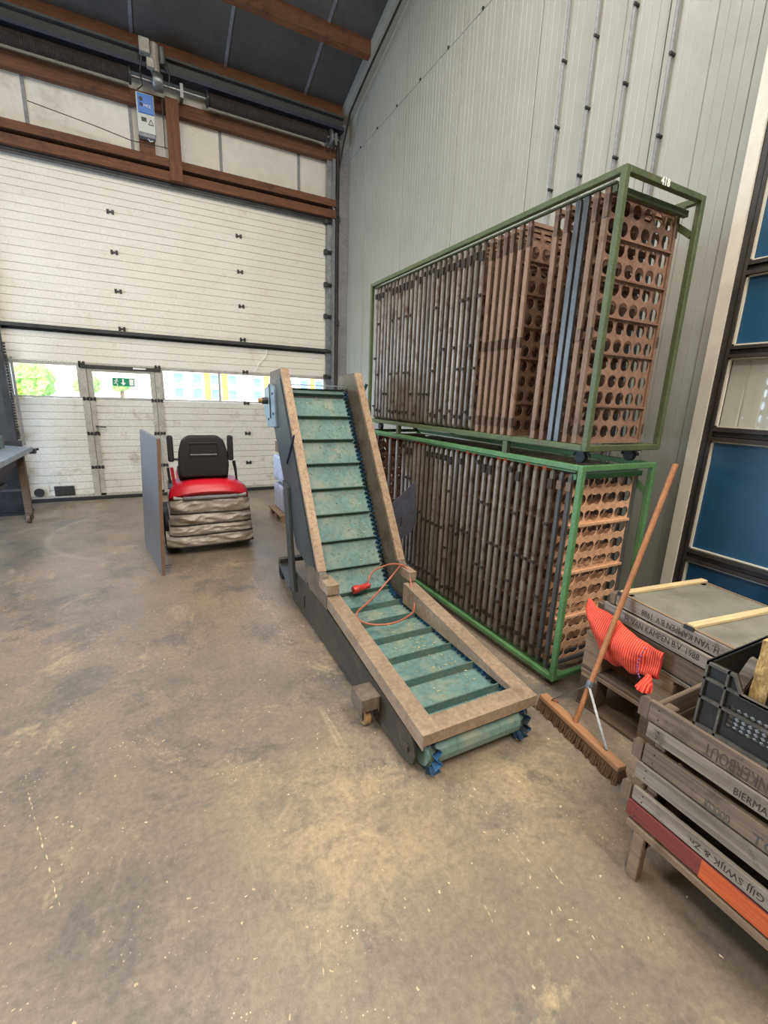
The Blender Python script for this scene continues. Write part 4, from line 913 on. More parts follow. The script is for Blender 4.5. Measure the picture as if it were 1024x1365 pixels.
# steel deflector plate on the rack side
pl = MB(); pts = [(1.604, .82), (1.845, 1.02), (1.868, .67), (1.83, .60), (1.69, .52), (1.604, .50)]
pl.prism(pts, 3.0, 3.008, 'Y'); pl = pl.build('deflector_plate', 'slate', cv); tag(pl, 'slate grey steel plate with a slot sticking out beside the rack')
box('plate_slot', 'black', pl, 1.728, 1.738, 2.9985, 3.0, .66, .74); MB().bar((1.848, 2.998, 1.015), (1.871, 2.998, .672), .010, .006, up=(0, 1, 0)).build('plate_edge', 'galv', pl)

# power cord with red plug lying on the belt
pc = thing('extension_cable', (1.25, 2.66, .24), 'thin orange cord with red plug lying on the conveyor belt', 'cable')
def bz(y):    # height of cleat tops over the belt
    p = .27 if y < 2.62 else .27+(y-2.62)*.9
    return p
pts = []
ctrl = [(1.335, 2.76, .34), (1.40, 2.80, .40), (1.50, 2.74, .46), (1.552, 2.66, .478), (1.56, 2.58, .475), (1.548, 2.50, .40), (1.50, 2.36, .285), (1.40, 2.28, .275), (1.27, 2.24, .275), (1.15, 2.27, .275), (1.09, 2.36, .275), (1.12, 2.46, .277), (1.26, 2.56, .29), (1.38, 2.63, .33), (1.48, 2.66, .40), (1.54, 2.645, .48)]
def cr(p0, p1, p2, p3, t):
    return .5*((2*p1)+(-p0+p2)*t+(2*p0-5*p1+4*p2-p3)*t*t+(-p0+3*p1-3*p2+p3)*t**3)
cv_ = [Vector(c) for c in ctrl]
for i in range(len(cv_)-1):
    for k in range(6): pts.append(cr(cv_[max(i-1, 0)], cv_[i], cv_[i+1], cv_[min(i+2, len(cv_)-1)], k/6))
pts.append(cv_[-1])
MB().tube(pts, .0065, 8).build('cord', 'cord', pc, smooth=True)
a = Vector((1.20, 2.715, .315)); b = Vector((1.345, 2.735, .325)); d = b-a
MB().tube([a, a+d*.05, a+d*.28, a+d*.3, a+d*.34, a+d*.8, a+d*.9, b], .03, 16, radii=[.026, .029, .029, .024, .022, .021, .024, .010]).build('plug', 'plugred', pc, smooth=True)

# straw on the belt
random.seed(21); m = MB()
for i in range(620):
    s = random.uniform(s_top+.05, s_head); p, nn = at_s(s)
    x = random.triangular(XL1+.03, XR0-.03, XR0-.06); an = random.uniform(0, PI); l = random.uniform(.003, .013); w = .0008 if random.random() < .8 else .003
    d = Vector((nn.y, -nn.x)); c = Vector((x, p.x+nn.x*.003, p.y+nn.y*.003)); D = Vector((0, d.x, d.y)); U = Vector((1, 0, 0)); Nn = Vector((0, nn.x, nn.y))
    r = (U*math.cos(an)+D*math.sin(an))*l; t_ = (U*-math.sin(an)+D*math.cos(an))*w
    m.add([c-r-t_, c+r-t_, c+r+t_, c-r+t_, c-r+Nn*.002, c+r+Nn*.003], [(0, 1, 5, 4), (2, 3, 4, 5), (0, 4, 3), (1, 2, 5)])
o = m.build('straw_litter', 'straw'); tag(o, 'scattered straw and onion skin bits on the conveyor belt', 'straw', kind='stuff')
m = MB(); random.seed(5)
for i in range(520):
    x = random.uniform(-1.3, 2.0); y = random.uniform(.35, 5.6)
    if random.random() < .4: y = random.uniform(.4, 2.2)
    an = random.uniform(0, PI); l = random.uniform(.002, .008); w = random.uniform(.0015, .004)
    c = Vector((x, y, .0008)); U = Vector((math.cos(an), math.sin(an), 0)); V = Vector((-math.sin(an), math.cos(an), 0))
    m.add([c-U*l-V*w, c+U*l-V*w, c+U*l*.7+V*w, c-U*l*.8+V*w, c+Vector((0, 0, .0025))], [(0, 1, 4), (1, 2, 4), (2, 3, 4), (3, 0, 4)])
o = m.build('floor_litter', 'chip'); tag(o, 'tiny pale chips and crumbs scattered over the concrete floor', 'litter', kind='stuff')
o = MB().hexa([(1.86, 1.50, 0), (1.94, 1.47, 0), (1.95, 1.51, 0), (1.88, 1.54, 0), (1.865, 1.505, .02), (1.935, 1.475, .022), (1.945, 1.505, .02), (1.885, 1.535, .018)]).build('brick_shard', 'redrust'); tag(o, 'small reddish brick shard on the floor beside the rack castor', 'brick shard')

# ================================================================== RIDE-ON MACHINE AND BOARD
mw = thing('ride_on_mower', (.48, 5.2, 0), 'ride-on mower with black seat, red cover and pleated beige collection bag', 'mower')
MY = 4.82
def loftbox(name, mat, y0, secs, parent, bul=.0, depth=.62, bevel=.0):
    pass
# pleated bag: stacked soft pleats, each a bulged slab
lev = [(.095, .215, .06, .925), (.215, .325, .095, .915), (.325, .445, .105, .905), (.445, .60, .115, .895)]
for k, (z0, z1, xa, xb) in enumerate(lev):
    nx, nz_ = 44, 12; vs = []; fs = []
    for j in range(nz_+1):
        v = j/nz_; z = z0+(z1-z0)*v
        prof = (1-abs(2*v-1)**2.5)*(.026 if k else .018)+.012*(1-v)
        for i in range(nx+1):
            u = i/nx; x = xa+(xb-xa)*u
            wv = (.010*math.sin(u*8+k*2+v*2)+.026*mnoise.noise(Vector((u*6+v*2.2, v*2.5-u*3, k*3)))+.012*mnoise.noise(Vector((u*16-v*4, v*5, k*5))))*math.sin(v*PI)**.6
            sag = -.012*math.sin(u*5+k)*(.3)
            vs.append((x, MY-prof-wv+(.05*(abs(2*u-1)**6)), z+sag))
    r = nx+1; nb = len(vs)
    for j in range(nz_+1):
        for i in range(nx+1):
            u = i/nx; x = xa+(xb-xa)*u; z = z0+(z1-z0)*j/nz_; vs.append((x, MY+.55, z))
    for j in range(nz_):
        for i in range(nx):
            a = j*r+i; fs.append((a, a+1, a+r+1, a+r)); fs.append((nb+a+r, nb+a+r+1, nb+a+1, nb+a))
    for i in range(nx): fs.append((i+1, i, nb+i, nb+i+1)); a = nz_*r+i; fs.append((a, a+1, nb+a+1, nb+a))
    for j in range(nz_): a = j*r; fs.append((a, a+r, nb+a+r, nb+a)); a = j*r+nx; fs.append((a+r, a, nb+a, nb+a+r))
    pb = MB().add(vs, fs).build('bag_pleat', 'canvas', mw, smooth=True)
    pts = [(xa+(xb-xa)*i/16, MY-.012+(.05*(abs(2*i/16-1)**6)), z0+.002-.012*math.sin(i/16*5+k)*.3) for i in range(17)]
    MB().tube(pts, .009, 6).build('piping', 'piping', pb, smooth=True)
box('bag_lid', 'boxgrey', mw, .15, .86, MY-.02, MY+.55, .60, .635, bevel=.012)
box('bag_handle', 'seam', mw, .24, .77, MY-.045, MY-.012, .598, .628, bevel=.01)
# red cover: curved cowl
vs = []; fs = []; nx = 20; rows = [(MY-.03, .625, 1.0), (MY-.045, .66, 1.0), (MY-.025, .71, .985), (MY+.03, .745, .95), (MY+.14, .775, .86), (MY+.32, .785, .82)]
for (yy, zz, sc) in rows:
    for i in range(nx+1):
        u = i/nx*2-1; vs.append((.495+.385*sc*u, yy+.05*abs(u)**4, zz-.045*abs(u)**3+.012*(1-u*u)))
for j in range(len(rows)-1):
    for i in range(nx): a = j*(nx+1)+i; fs.append((a, a+1, a+nx+2, a+nx+1))
o = MB().add(vs, fs).build('red_cowl', 'redp', mw, smooth=True); sm = o.modifiers.new('solid', 'SOLIDIFY'); sm.thickness = .02
# seat
def rslab(name, mat, x0, x1, y0, y1, z0, z1, bev, parent): return MB().box(x0, x1, y0, y1, z0, z1).build(name, mat, parent, bevel=bev, seg=4, smooth=True)
bk = MB(); pts = [(.235, .80), (.225, .92), (.235, 1.06), (.27, 1.18), (.33, 1.225), (.61, 1.225), (.67, 1.18), (.705, 1.06), (.715, .92), (.70, .80)]
bk.prism(pts, 4.90, 5.01, 'Y'); bk = bk.build('seat_back', 'fabric', mw, bevel=.03, seg=3, smooth=True)
pk = MB().tube([(.34, 4.897, 1.15), (.60, 4.897, 1.15), (.605, 4.897, 1.03), (.335, 4.897, 1.03)], .006, 6, closed=True).build('pocket_piping', 'piping', bk)
MB().bar((.345, 4.895, 1.035), (.595, 4.895, 1.035), .012, .008, up=(0, 1, 0)).build('pocket_edge', 'seam', bk)
rslab('seat_cushion', 'fabric', .23, .71, 4.98, 5.45, .74, .86, .04, mw)
for x in (.165, .735): 
    a = rslab('armrest', 'fabric', x-.028, x+.028, 4.90, 4.97, .965, 1.225, .022, mw)
    MB().bar((x, 4.94, .99), (.26 if x < .4 else .68, 4.95, .98), .02, .02).build('armrest_pivot', 'steeldark', a)
MB().tube([(.80, 5.0, .70), (.79, 5.0, .84), (.775, 5.0, .95)], .012, 10, radii=[.010, .014, .018]).build('lever', 'steeldark', mw, smooth=True)
a = MB().bar((.18, 4.98, .70), (.165, 4.98, .90), .03, .05).build('side_arm', 'redp', mw); MB().bar((.14, 4.97, .74), (.13, 4.97, .90), .025, .03).build('side_grip', 'black', a)
box('chassis', 'black', mw, .14, .86, MY+.10, 6.1, .18, .58, bevel=.02); box('red_hood', 'redp', mw, .25, .72, 5.55, 6.3, .42, .70, bevel=.06, seg=3, smooth=True)
for x in (.12, .88):
    for y, r in ((5.25, .20), (6.1, .15)):
        w = MB().wheel((x, y, r), r, .14, 'X', 24).build('wheel', 'black', mw, smooth=True); MB().wheel((x, y, r), r*.5, .15, 'X', 18).build('hub', 'boxgrey', w)
# board leaning against the mower
bo = thing('plywood_board', (-.08, 4.85, 0), 'tall grey plywood board standing on edge against the mower', 'board')
f = [(-.012, 4.325), (-.152, 5.40)]; lean = .055
vs = [(f[0][0], f[0][1], 0), (f[0][0]+.03, f[0][1]+.004, 0), (f[1][0]+.03, f[1][1], 0), (f[1][0], f[1][1], 0)]
vs += [(v[0]+lean, v[1], 1.25) for v in vs]
MB().hexa(vs).build('panel', 'boardg', bo)
MB().hexa([(vs[0][0]+.002, 4.3225, .003), (vs[1][0], 4.3265, .003), (vs[1][0], 4.330, .003), (vs[0][0]+.002, 4.330, .003), (vs[4][0]+.002, 4.3225, 1.248), (vs[5][0], 4.3265, 1.248), (vs[5][0], 4.330, 1.248), (vs[4][0]+.002, 4.330, 1.248)]).build('edge_band', 'boarde', bo)
for x, y in ((.045, 4.36), (.05, 4.42)): MB().cyl((x-.03, y, .06), (x+.03, y, .06), .006, 6).build('bolt', 'steeldark', bo)

# ================================================================== JERRYCANS ON A PALLET
pa = thing('small_pallet', (1.6, 5.98, 0), 'small worn wooden pallet under the white jerrycans', 'pallet')
for y in (5.70, 5.98, 6.26):
    for x in (1.50, 1.80): box('block', 'palletlight', pa, x-.05, x+.05, y-.04, y+.04, 0, .09)
for x in (1.49, 1.65, 1.81): box('deck_board', 'palletlight', pa, x-.06, x+.06, 5.66, 6.30, .09, .11)
jc = thing('jerrycan', (0, 0, 0), 'x', 'jerrycan')
MB().box(-.14, .14, -.095, .095, 0, .345).build('body', 'can', jc, local=True, bevel=.025, seg=3, smooth=True)
hd = MB().tube([(-.08, 0, .34), (-.07, 0, .378), (.03, 0, .378), (.045, 0, .34)], .013, 8).build('handle', 'can', jc, local=True, smooth=True)
MB().cyl((.09, 0, .34), (.09, 0, .372), .022, 12).build('cap', 'can', jc, local=True)
first = True
for lz, nm in ((.11, 'lower'), (.502, 'upper')):
    for y, wh in ((5.77, 'at the conveyor side end of'), (5.98, 'in the middle of'), (6.19, 'at the overhead door end of')):
        c = jc if first else copy_tree(jc); first = False
        c.location = (1.65, y, lz); c['label'] = 'white jerrycan %s the %s layer on the small pallet' % (wh, nm); c['group'] = 'jerrycans on the small pallet'
o = MB().box(1.52, 1.74, 6.02, 6.20, .894, 1.04).build('cardboard_box', 'card', None, bevel=.004, seg=1); tag(o, 'small brown cardboard box on top of the white jerrycans', 'box')

# ================================================================== SORTING TABLE AT THE LEFT EDGE
tb = thing('sorting_table', (-1.6, 6.3, 0), 'grey blue metal sorting table on castors beside the overhead door', 'table')
MB().prism([(-1.36, .872), (-1.37, .895), (-1.75, .93), (-2.3, .93), (-2.3, .91), (-1.75, .91), (-1.40, .872)], 3.6, 7.15, 'Y').build('table_top', 'tableblue', tb)
box('rim', 'tableblue', tb, -1.372, -1.355, 3.6, 7.15, .845, .90)
MB().prism([(-1.40, .845), (-1.42, .845), (-1.66, .50), (-1.64, .50)], 3.7, 6.85, 'Y').build('skirt', 'tableskirt', tb)
MB().box(-1.66, -1.60, 3.7, 6.85, .46, .50).build('skirt_rail', 'tableskirt', tb)
for y in (6.80, 4.2):
    l = box('leg', 'tableleg', tb, -1.455, -1.385, y-.035, y+.035, .12, .86)
    MB().box(-1.45, -1.39, y-.03, y+.03, .10, .12).build('castor_plate', 'tableleg', l); 
    c = MB(); c.box(-1.455, -1.448, y-.075, y+.02, .045, .11).box(-1.392, -1.385, y-.075, y+.02, .045, .11).box(-1.455, -1.385, y-.075, y+.03, .105, .118); c.build('castor_fork', 'tableleg', l)
    MB().wheel((-1.42, y-.045, .056), .056, .04, 'X', 20).build('castor_wheel', 'tableleg', l, smooth=True)
box('stretcher', 'tableskirt', tb, -2.2, -1.45, 6.78, 6.81, .40, .425); 
for x in (-2.2,): box('leg', 'tableleg', tb, x-.035, x+.035, 6.765, 6.835, .0, .90)
box('end_clamp', 'steeldark', tb, -1.395, -1.33, 7.15, 7.22, .81, .87); MB().cyl((-1.36, 7.22, .85), (-1.32, 7.27, .855), .016, 8).build('clamp_screw', 'steeldark', tb)
for i in range(5):
    y = 6.95-.14*i; MB().prism([(y, .905), (y-.10, .905), (y-.11, 1.06), (y+.01, 1.06)], -1.60, -1.585, 'X').build('tooth_plate', 'gtooth', tb)
el = thing('elevator_frame', (-1.62, 7.25, 0), 'dark upright machine frame with chain standing behind the sorting table', 'machine')
box('upright', 'steeldark', el, -1.60, -1.53, 7.30, 7.36, .95, 2.45); box('upright', 'seam', el, -1.48, -1.455, 7.34, 7.36, .9, 2.0); box('upright', 'steeldark', el, -1.95, -1.88, 7.30, 7.36, .95, 2.45)
m = MB()
for i in range(34): z = .98+i*.035; m.box(-1.525, -1.50, 7.31, 7.34, z, z+.026)
m.build('chain', 'chain', el); box('head_beam', 'steeldark', el, -1.96, -1.52, 7.29, 7.37, 2.38, 2.45); box('back_plate', 'girder', el, -1.95, -1.60, 7.37, 7.38, .03, 2.38); box('added_cover', 'steeldark', el, -1.95, -1.50, 7.30, 7.40, .031, .95)  # last box: dark body added to hide the brightly lit wall behind
box('foot', 'steeldark', el, -1.96, -1.50, 7.2, 7.46, 0, .031)

# ================================================================== PALLETS, CRATES, NET BAG (beside the blue door)
def pallet(z0, hgt, x0, x1, y0, y1, label, mat, blk):
    o = thing('wooden_pallet', ((x0+x1)/2, (y0+y1)/2, z0), label, 'pallet')
    ym = (y0+y1)/2
    for x in (x0+.05, (x0+x1)/2, x1-.05):
        for y in (y0+.06, ym, y1-.06): box('block', blk, o, x-.05, x+.05, y-.055, y+.055, z0+.02, z0+hgt-.042, bevel=.004, seg=1)
        box('bottom_board', 'cratedark', o, x-.05, x+.05, y0, y1, z0, z0+.02, bevel=.003, seg=1)
    for y in (y0+.06, ym, y1-.06): box('stringer', mat, o, x0, x1, y-.05, y+.05, z0+hgt-.042, z0+hgt-.022)
    nb = 5
    for i in range(nb):
        xa = x0+(x1-x0-.12)*i/(nb-1); box('deck_board', mat, o, xa, xa+.12, y0, y1, z0+hgt-.022, z0+hgt, bevel=.003, seg=1)
    return o
pallet(0, .225, 2.055, 2.80, .62, 1.455, 'lower wooden pallet on the floor under the printed crates', 'palletlight', 'cratedark')
pallet(.225, .225, 2.06, 2.80, .60, 1.46, 'upper wooden pallet stacked directly beneath the printed crates', 'palletlight', 'palletlight')
def vk(z0, hgt, x0, x1, y0, y1, inv, label):
    o = thing('bulb_crate', ((x0+x1)/2, (y0+y1)/2, z0), label, 'crate', rotz=-.12)
    if hgt > .1:
        for x in (x0, x1-.018):
            box('side_board', 'cratey', o, x, x+.018, y0, y1, z0+hgt-.07, z0+hgt-.004, bevel=.003, seg=1); box('side_board', 'cratedark', o, x+.004, x+.018, y0+.02, y1-.03, z0+.012, z0+hgt-.078, bevel=.003, seg=1)
    else:
        for x in (x0, x1-.018): box('side_board', 'cratey', o, x, x+.018, y0, y1, z0+.003, z0+hgt-.004, bevel=.003, seg=1)
    for y in (y0+.01, y1-.028): box('end_board', 'cratex', o, x0+.018, x1-.018, y, y+.018, z0+.004, z0+hgt-.004, bevel=.003, seg=1)
    for x in (x0+.02, x1-.055):
        for y in (y0+.03, y1-.065): box('corner_post', 'cratez', o, x, x+.035, y, y+.035, z0+.004, z0+hgt)
    for x in (x0-.006, ):
        box('end_cleat', 'cratez', o, x, x+.05, y1, y1+.035, z0, z0+hgt*.9, bevel=.004, seg=1)
    gz = z0+hgt if inv else z0
    box('gauze', 'mesh', o, x0+.004, x1-.004, y0+.012, y1-.012, gz-.006 if inv else gz, gz if inv else gz+.004)
    return o
c1 = vk(.452, .190, 2.04, 2.66, .42, 1.375, False, 'upright printed wooden bulb crate with the red net bag hanging from it')
c2 = vk(.643, .072, 2.045, 2.66, .42, 1.315, True, 'upturned printed wooden bulb crate with grey gauze and fresh slats on top')
lettering('lettering', 'H. VAN KAMPEN B.V. 1988', 'ink', c1, .044, (2.0395, 1.238, .594), (0, -1, 0), (0, 0, 1), width=.385)
lettering('lettering', 'H. VAN KAMPEN B.V. 1988', 'ink', c2, .044, (2.0445, .79, .692), (0, 1, 0), (0, 0, -1), width=.37)
for y in (1.285, .925, .46):
    box('fresh_slat', 'slat', c2, 2.05, 2.66, y-.018, y+.018, .7155, .731, bevel=.002, seg=1)
    box('slat_end', 'steeldark', c2, 2.038, 2.045, y-.022, y+.022, .706, .724)
for (xa, xb) in ((2.047, 2.060), (2.645, 2.658)): box('gauze_edge', 'palletlight', c2, xa, xb, .44, 1.30, .7152, .7195)
# net bag hanging over the crate side
nb = thing('net_bag', (2.0, 1.25, .45), 'bright red knitted net bag hanging from the printed crate', 'net bag')
nu, nv = 64, 26; vs = []; fs = []
def topz(u): return .605-.035*u+.012*math.sin(u*6)+.03*max(0, 1-u/.12)
def botz(u):
    if u < .06: return .53-.04*(u/.06)
    if u < .32: return .49-.14*((u-.06)/.26)
    if u < .85: return .35+.05*((u-.32)/.53)+.010*math.sin(u*25)
    return .40+.03*((u-.85)/.15)
for side in (0, 1):
    for j in range(nv+1):
        v = j/nv
        for i in range(nu+1):
            u = i/nu; y = 1.475-.455*u-.035*v*(1-u)+.02*math.sin(v*PI)*(1-u)**4
            z = topz(u)+(botz(u)-topz(u))*v
            bul = math.sin(v*PI)**.7*.05*(math.sin(min(1, u*1.2)*PI)**.5+.25)+.012
            x = 2.018-bul+.055*(1-u)-.0035*math.sin(u*nu*PI/1.0*.5*2)-.012*mnoise.noise(Vector((u*6, v*4, 1.3)))+(.0 if side == 0 else min(.03, bul*.7))
            vs.append((x, y, z))
r = nu+1; nb0 = (nv+1)*r
for j in range(nv):
    for i in range(nu):
        a = j*r+i; fs += [(a, a+1, a+r+1, a+r), (nb0+a+r, nb0+a+r+1, nb0+a+1, nb0+a)]
for i in range(nu): fs.append((i+1, i, nb0+i, nb0+i+1)); a = nv*r+i; fs.append((a, a+1, nb0+a+1, nb0+a))
for j in range(nv): a = j*r; fs.append((a, a+r, nb0+a+r, nb0+a)); a = j*r+nu; fs.append((a+r, a, nb0+a, nb0+a+r))
MB().add(vs, fs).build('net_cloth', 'netred', nb, smooth=True)
m = MB(); 
for j in range(10):
    v = j/9; m.tube([(1.968-.034*math.sin(v*PI), 1.083, .57-.15*v), (1.962-.034*math.sin(v*PI), 1.079, .565-.15*v)], .004, 6)
m.build('purple_band', 'purple', nb)
m = MB()
for i in range(9):
    a = i*.7; m.tube([(1.985, 1.05, .44), (1.965+.02*math.cos(a), 1.045+.02*math.sin(a), .40), (1.96+.03*math.cos(a), 1.05+.028*math.sin(a), .372)], .010, 6)
m.build('gathered_end', 'netred', nb, smooth=True)

# ------------------------------------------------------------------ front stack of bulb crates
CW, CL = .50, .78
def crate(name_label, z0, slats, loc, rotz, tags=()):
    """open wooden bulb crate; local x 0..CW away from the aisle, local y 0..-CL towards the photographer; slats = list of (z0,z1,mat)"""
    o = thing('bulb_crate', (loc[0], loc[1], z0), name_label, 'crate', 'bulb crates in the front stack', rotz=rotz)
    zt = max(s[1] for s in slats)
    parts = {}
    for i, (a, b, mt) in enumerate(slats):
        for x in (0, CW-.016):
            yo = random.uniform(-.012, .012)
            p = MB().box(x, x+.016, -CL, yo, a, b).build('side_slat', mt, o, local=True, bevel=.003, seg=1)
            if x == 0:
                parts[i] = p; nl_ = MB()
                for zz in (a+(b-a)*.28, a+(b-a)*.74): nl_.cyl((-.0012, yo-.035+random.uniform(-.006, .006), zz), (.002, yo-.035, zz), .0028, 6)
                nl_.build('nail', 'steeldark', p, local=True)
        for y in (-.034, -CL+.018): MB().box(.016, CW-.016, y, y+.016, a+.002, b-.002).build('end_slat', 'cratex', o, local=True, bevel=.003, seg=1)
    for x in (.017, CW-.052):
        for y in (-.072, -CL+.036): MB().box(x, x+.035, y, y+.036, 0, zt-.004).build('corner_post', 'cratez', o, local=True, bevel=.003, seg=1)
    for i in range(5):
        x = .02+i*(CW-.12)/4; MB().box(x, x+.08, -CL+.02, -.02, .028, .036).build('floor_board', 'cratey2', o, local=True)
    # rounded ear of the corner post beyond the slat
    ear = [(-.004, zt-.075), (.03, zt-.075), (.03, zt-.012), (.022, zt-.003), (.006, zt+.0), (-.004, zt-.008)]
    MB().prism([(p[0], p[1]) for p in ear], .001, .014, 'X').build('ear', 'cratez', o, local=True)
    return o, parts
random.seed(12)
# low trestle under the stack
lt = thing('wooden_trestle', (1.41, .72, 0), 'low wooden trestle carrying the stack of old bulb crates', 'trestle', rotz=0)
box('top_rail', 'palletlight', lt, 1.412, 1.432, -.09, .725, .194, .224, bevel=.003, seg=1); box('top_rail', 'palletlight', lt, 1.90, 1.92, -.09, .725, .194, .224)
for y in (.70, -.05):
    for x in (1.415, 1.88): box('leg', 'palletlight', lt, x, x+.035, y-.045, y-.005, 0, .194, bevel=.003, seg=1)
    box('end_rail', 'cratex', lt, 1.432, 1.90, y-.045, y-.02, .14, .224)
    box('foot_board', 'cratez', lt, 1.432, 1.47, y-.004, y+.012, .0, .07, bevel=.005, seg=1); box('foot_board', 'cratez', lt, 1.432, 1.47, y-.004, y+.012, .095, .16, bevel=.005, seg=1)
A, pA = crate('lowest bulb crate of the front stack with red and orange lower slat', .2245, [(.0105, .0775, 'redpaint'), (.0845, .1395, 'cratey')], (1.412, .735), 0)
# orange continuation of the painted slat
MB().box(-.0012, .0002, -CL+.01, -.249, .0115, .0765).build('orange_paint', 'orange', pA[0], local=True)
B, pB = crate('middle bulb crate of the front stack with faded green stencil', .3645, [(.031, .097, 'cratey'), (.104, .177, 'cratey2')], (1.418, .728), 0)
Cc, pC = crate('topmost bulb crate of the front stack under the black plastic crate', .5425, [(.0275, .0855, 'cratey'), (.0905, .1655, 'cratey2')], (1.414, .732), 0)
def stamp(part, text, x, y, z, size, width, inv, mat):
    n0 = len(OUTW)
    lettering('lettering', text, mat, part, size, (0, 0, 0), (0, 1 if inv else -1, 0), (0, 0, -1 if inv else 1), width=width)
    # the parent's mesh is in crate-local coordinates
    for o in OUTW[n0:]: o.location = (x, y, z)
stamp(pA[1], 'Fa. GIJJ SWIJK & Zn.', -.0004, .290-.735,   .3455-.2245, .032, .245, True, 'ink')
stamp(pB[1], 'GOOCDI', -.0004, .450-.728, .502-.3645, .048, .068, True, 'inkgreen')
stamp(pB[1], 'TOP', -.0004, .394-.728, .474-.3645, .046, .085, False, 'inkgreen')
stamp(pC[1], 'JONKERBOUT', -.0004, .352-.732, .682-.5425, .060, .20, True, 'inkfaded')
stamp(pC[0], 'BIERMAN', -.0004, .458-.732, .580-.5425, .034, .10, False, 'ink')

# ------------------------------------------------------------------ black plastic crate with fibre board on the stack
kc = thing('plastic_crate', (1.65, .4, .70), 'black ribbed plastic crate standing on the topmost bulb crate', 'crate')
KX0, KX1, KY0, KY1, KZ = 1.432, 1.80, .02, .60, .7085
TPZ = .925
def kwall(x, th):
    """long side with a lowered middle, perforated field and ribs"""
    fld = [(KY1, KZ), (KY1, TPZ), (KY1-.075, TPZ), (KY1-.10, TPZ-.05), (KY0+.10, TPZ-.05), (KY0+.075, TPZ), (KY0, TPZ), (KY0, KZ)]
    # plain parts (ends) and perforated field between
    y1, y0 = KY1-.075, KY0+.075
    mb = MB(); mb.prism([(KY1, KZ), (KY1, TPZ), (y1, TPZ), (y1, KZ)], x, x+th, 'X').prism([(y0, KZ), (y0, TPZ), (KY0, TPZ), (KY0, KZ)], x, x+th, 'X')
    mb.prism([(y1, TPZ-.10), (y1, TPZ), (y1-.025, TPZ-.05), (y0+.025, TPZ-.05), (y0, TPZ), (y0, TPZ-.10)], x, x+th, 'X').box(x, x+th, y0, y1, KZ, KZ+.045)
    o = mb.build('long_side', 'blackp', kc)
    w = y1-y0; h = (TPZ-.10)-(KZ+.045)
    pf = perforated(w, h, 26, 5, lambda t: .0072/(abs(math.cos(t))+abs(math.sin(t)))*1.15, th=th*.6, seg=8)
    q = MB(); q.v = [(x+th/2+b, y0+a, KZ+.045+c) for a, b, c in pf.v]; q.f = pf.f; q.build('perforated_field', 'blackp', o)
    rb = MB(); s = -1 if x < 1.6 else 1; xo = x if s < 0 else x+th; xa, xb = sorted((xo, xo+s*.010))
    for z in (KZ+.001, KZ+.095, KZ+.160, ): rb.box(xa, xb, KY0, KY1, z, z+.008)
    rb.prism([(KY1, TPZ-.008), (KY1, TPZ), (y1, TPZ), (y1-.025, TPZ-.05), (y0+.025, TPZ-.05), (y0, TPZ), (KY0, TPZ), (KY0, TPZ-.008), (y0-.003, TPZ-.008), (y0+.022, TPZ-.058), (y1-.022, TPZ-.058), (y1+.003, TPZ-.008)], xa, xb, 'X')
    for y in (KY1-.006, KY1-.062, KY1-.20, KY1-.34, KY1-.48, KY0+.0): rb.box(xa, xb, y, y+.006, KZ, TPZ-(.06 if KY0+.09 < y < KY1-.09 else 0))
    rb.build('rib', 'ribedge', o)
kwall(KX0, .006); kwall(KX1-.006, .006)
for y in (KY0, KY1-.006):
    e = box('short_side', 'blackp', kc, KX0+.006, KX1-.006, y, y+.006, KZ, TPZ); box('rim', 'blackp', e, KX0, KX1, y-.004, y+.010, TPZ-.008, TPZ)
box('bottom', 'blackp', kc, KX0+.006, KX1-.006, KY0+.006, KY1-.006, KZ, KZ+.008)
o = MB().box(1.450, 1.453, .18, .575, .7175, .835).build('added_white_sheet', 'white'); tag(o, 'white sheet added behind the holes of the black plastic crate to make bright dots', 'sheet')  # sheet added so the perforations show bright dots
o = thing('fibre_board', (1.6, .5, .712), 'dark board with frayed yellow fibre edge standing in the plastic crate', 'board')
MB().box(1.475, 1.775, .455, .462, .712, 1.035).build('face', 'foam', o)
m = MB().box(1.465, 1.775, .463, .50, .712, 1.04); me_ = m.build('core', 'fibre', o)
bm = bmesh.new(); bm.from_mesh(me_.data); bmesh.ops.subdivide_edges(bm, edges=list(bm.edges), cuts=12, use_grid_fill=True)
for v in bm.verts: v.co += Vector((mnoise.noise(v.co*40)*.006, mnoise.noise(v.co*35+Vector((3, 1, 0)))*.004*0, 0)) if v.co.z > .02 else Vector()
bm.to_mesh(me_.data); bm.free()
o = thing('wood_offcut', (1.52, .54, .712), 'short grey timber offcut leaning inside the plastic crate', 'timber')
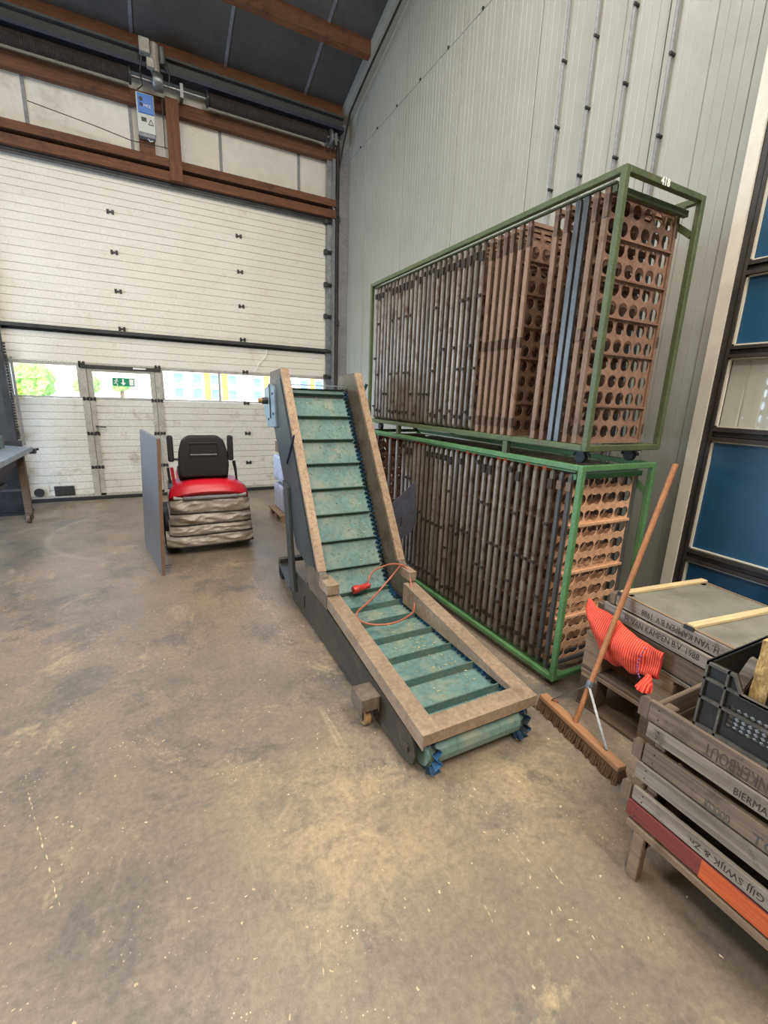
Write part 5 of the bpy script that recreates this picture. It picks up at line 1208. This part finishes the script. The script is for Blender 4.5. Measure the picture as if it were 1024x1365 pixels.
MB().bar((1.50, .575, .722), (1.505, .515, .955), .03, .018, up=(1, 0, 0)).build('stick', 'cratey', o); MB().bar((1.55, .58, .722), (1.56, .52, .93), .02, .016, up=(1, 0, 0)).build('stick', 'cratey', o)

# ================================================================== BROOM
br = thing('push_broom', (1.8, 1.24, 0), 'wide push broom with wooden handle leaning on the printed crates', 'broom')
a = Vector((1.835, 1.50, 0)); b = Vector((1.765, .965, 0)); d = (b-a).normalized(); pp = Vector((-d.y, d.x, 0))
def slab(z0, z1, w0, w1, mat, name, ext=0, off=0):
    m = MB(); A_ = a-d*ext+pp*off; B_ = b+d*ext+pp*off
    m.hexa([A_-pp*w0+Vector((0, 0, z0)), A_+pp*w0+Vector((0, 0, z0)), B_+pp*w0+Vector((0, 0, z0)), B_-pp*w0+Vector((0, 0, z0)),
            A_-pp*w1+Vector((0, 0, z1)), A_+pp*w1+Vector((0, 0, z1)), B_+pp*w1+Vector((0, 0, z1)), B_-pp*w1+Vector((0, 0, z1))])
    return m
slab(.062, .088, .028, .024, 'broomhead', 'x').build('broom_block', 'broomhead', br, bevel=.006)
m = MB(); random.seed(4); nl = 84
for i in range(nl):
    for k in range(4):
        t = (i+.5+random.uniform(-.3, .3))/nl; c = a.lerp(b, t)+pp*((k-1.5)*.013); l = Vector((random.uniform(-.010, .010), random.uniform(-.010, .010), 0))+pp*((k-1.5)*.008)
        m.tube([c+Vector((0, 0, .064)), c+l+Vector((0, 0, .001))], .006, 5, radii=[.0055, .007])
m.build('bristles', 'bristle', br); slab(.006, .063, .026, .022, 'bristle', 'x').build('bristle_core', 'bristle', br)
h0 = Vector((1.808, 1.262, .08)); h1 = Vector((2.285, 1.285, 1.39))
MB().tube([h0, h0.lerp(h1, .5), h1], .0135, 12).build('handle', 'broomwood', br, smooth=True)
hc = h0.lerp(h1, .155)
MB().tube([hc-(h1-h0).normalized()*.018, hc+(h1-h0).normalized()*.018], .019, 12).build('clamp', 'galv', br)
for e in (a.lerp(b, .12), a.lerp(b, .82)):
    MB().bar(hc+Vector((-.012, 0, 0)), e+Vector((.004, 0, .092)), .012, .004).build('brace', 'galv', br)
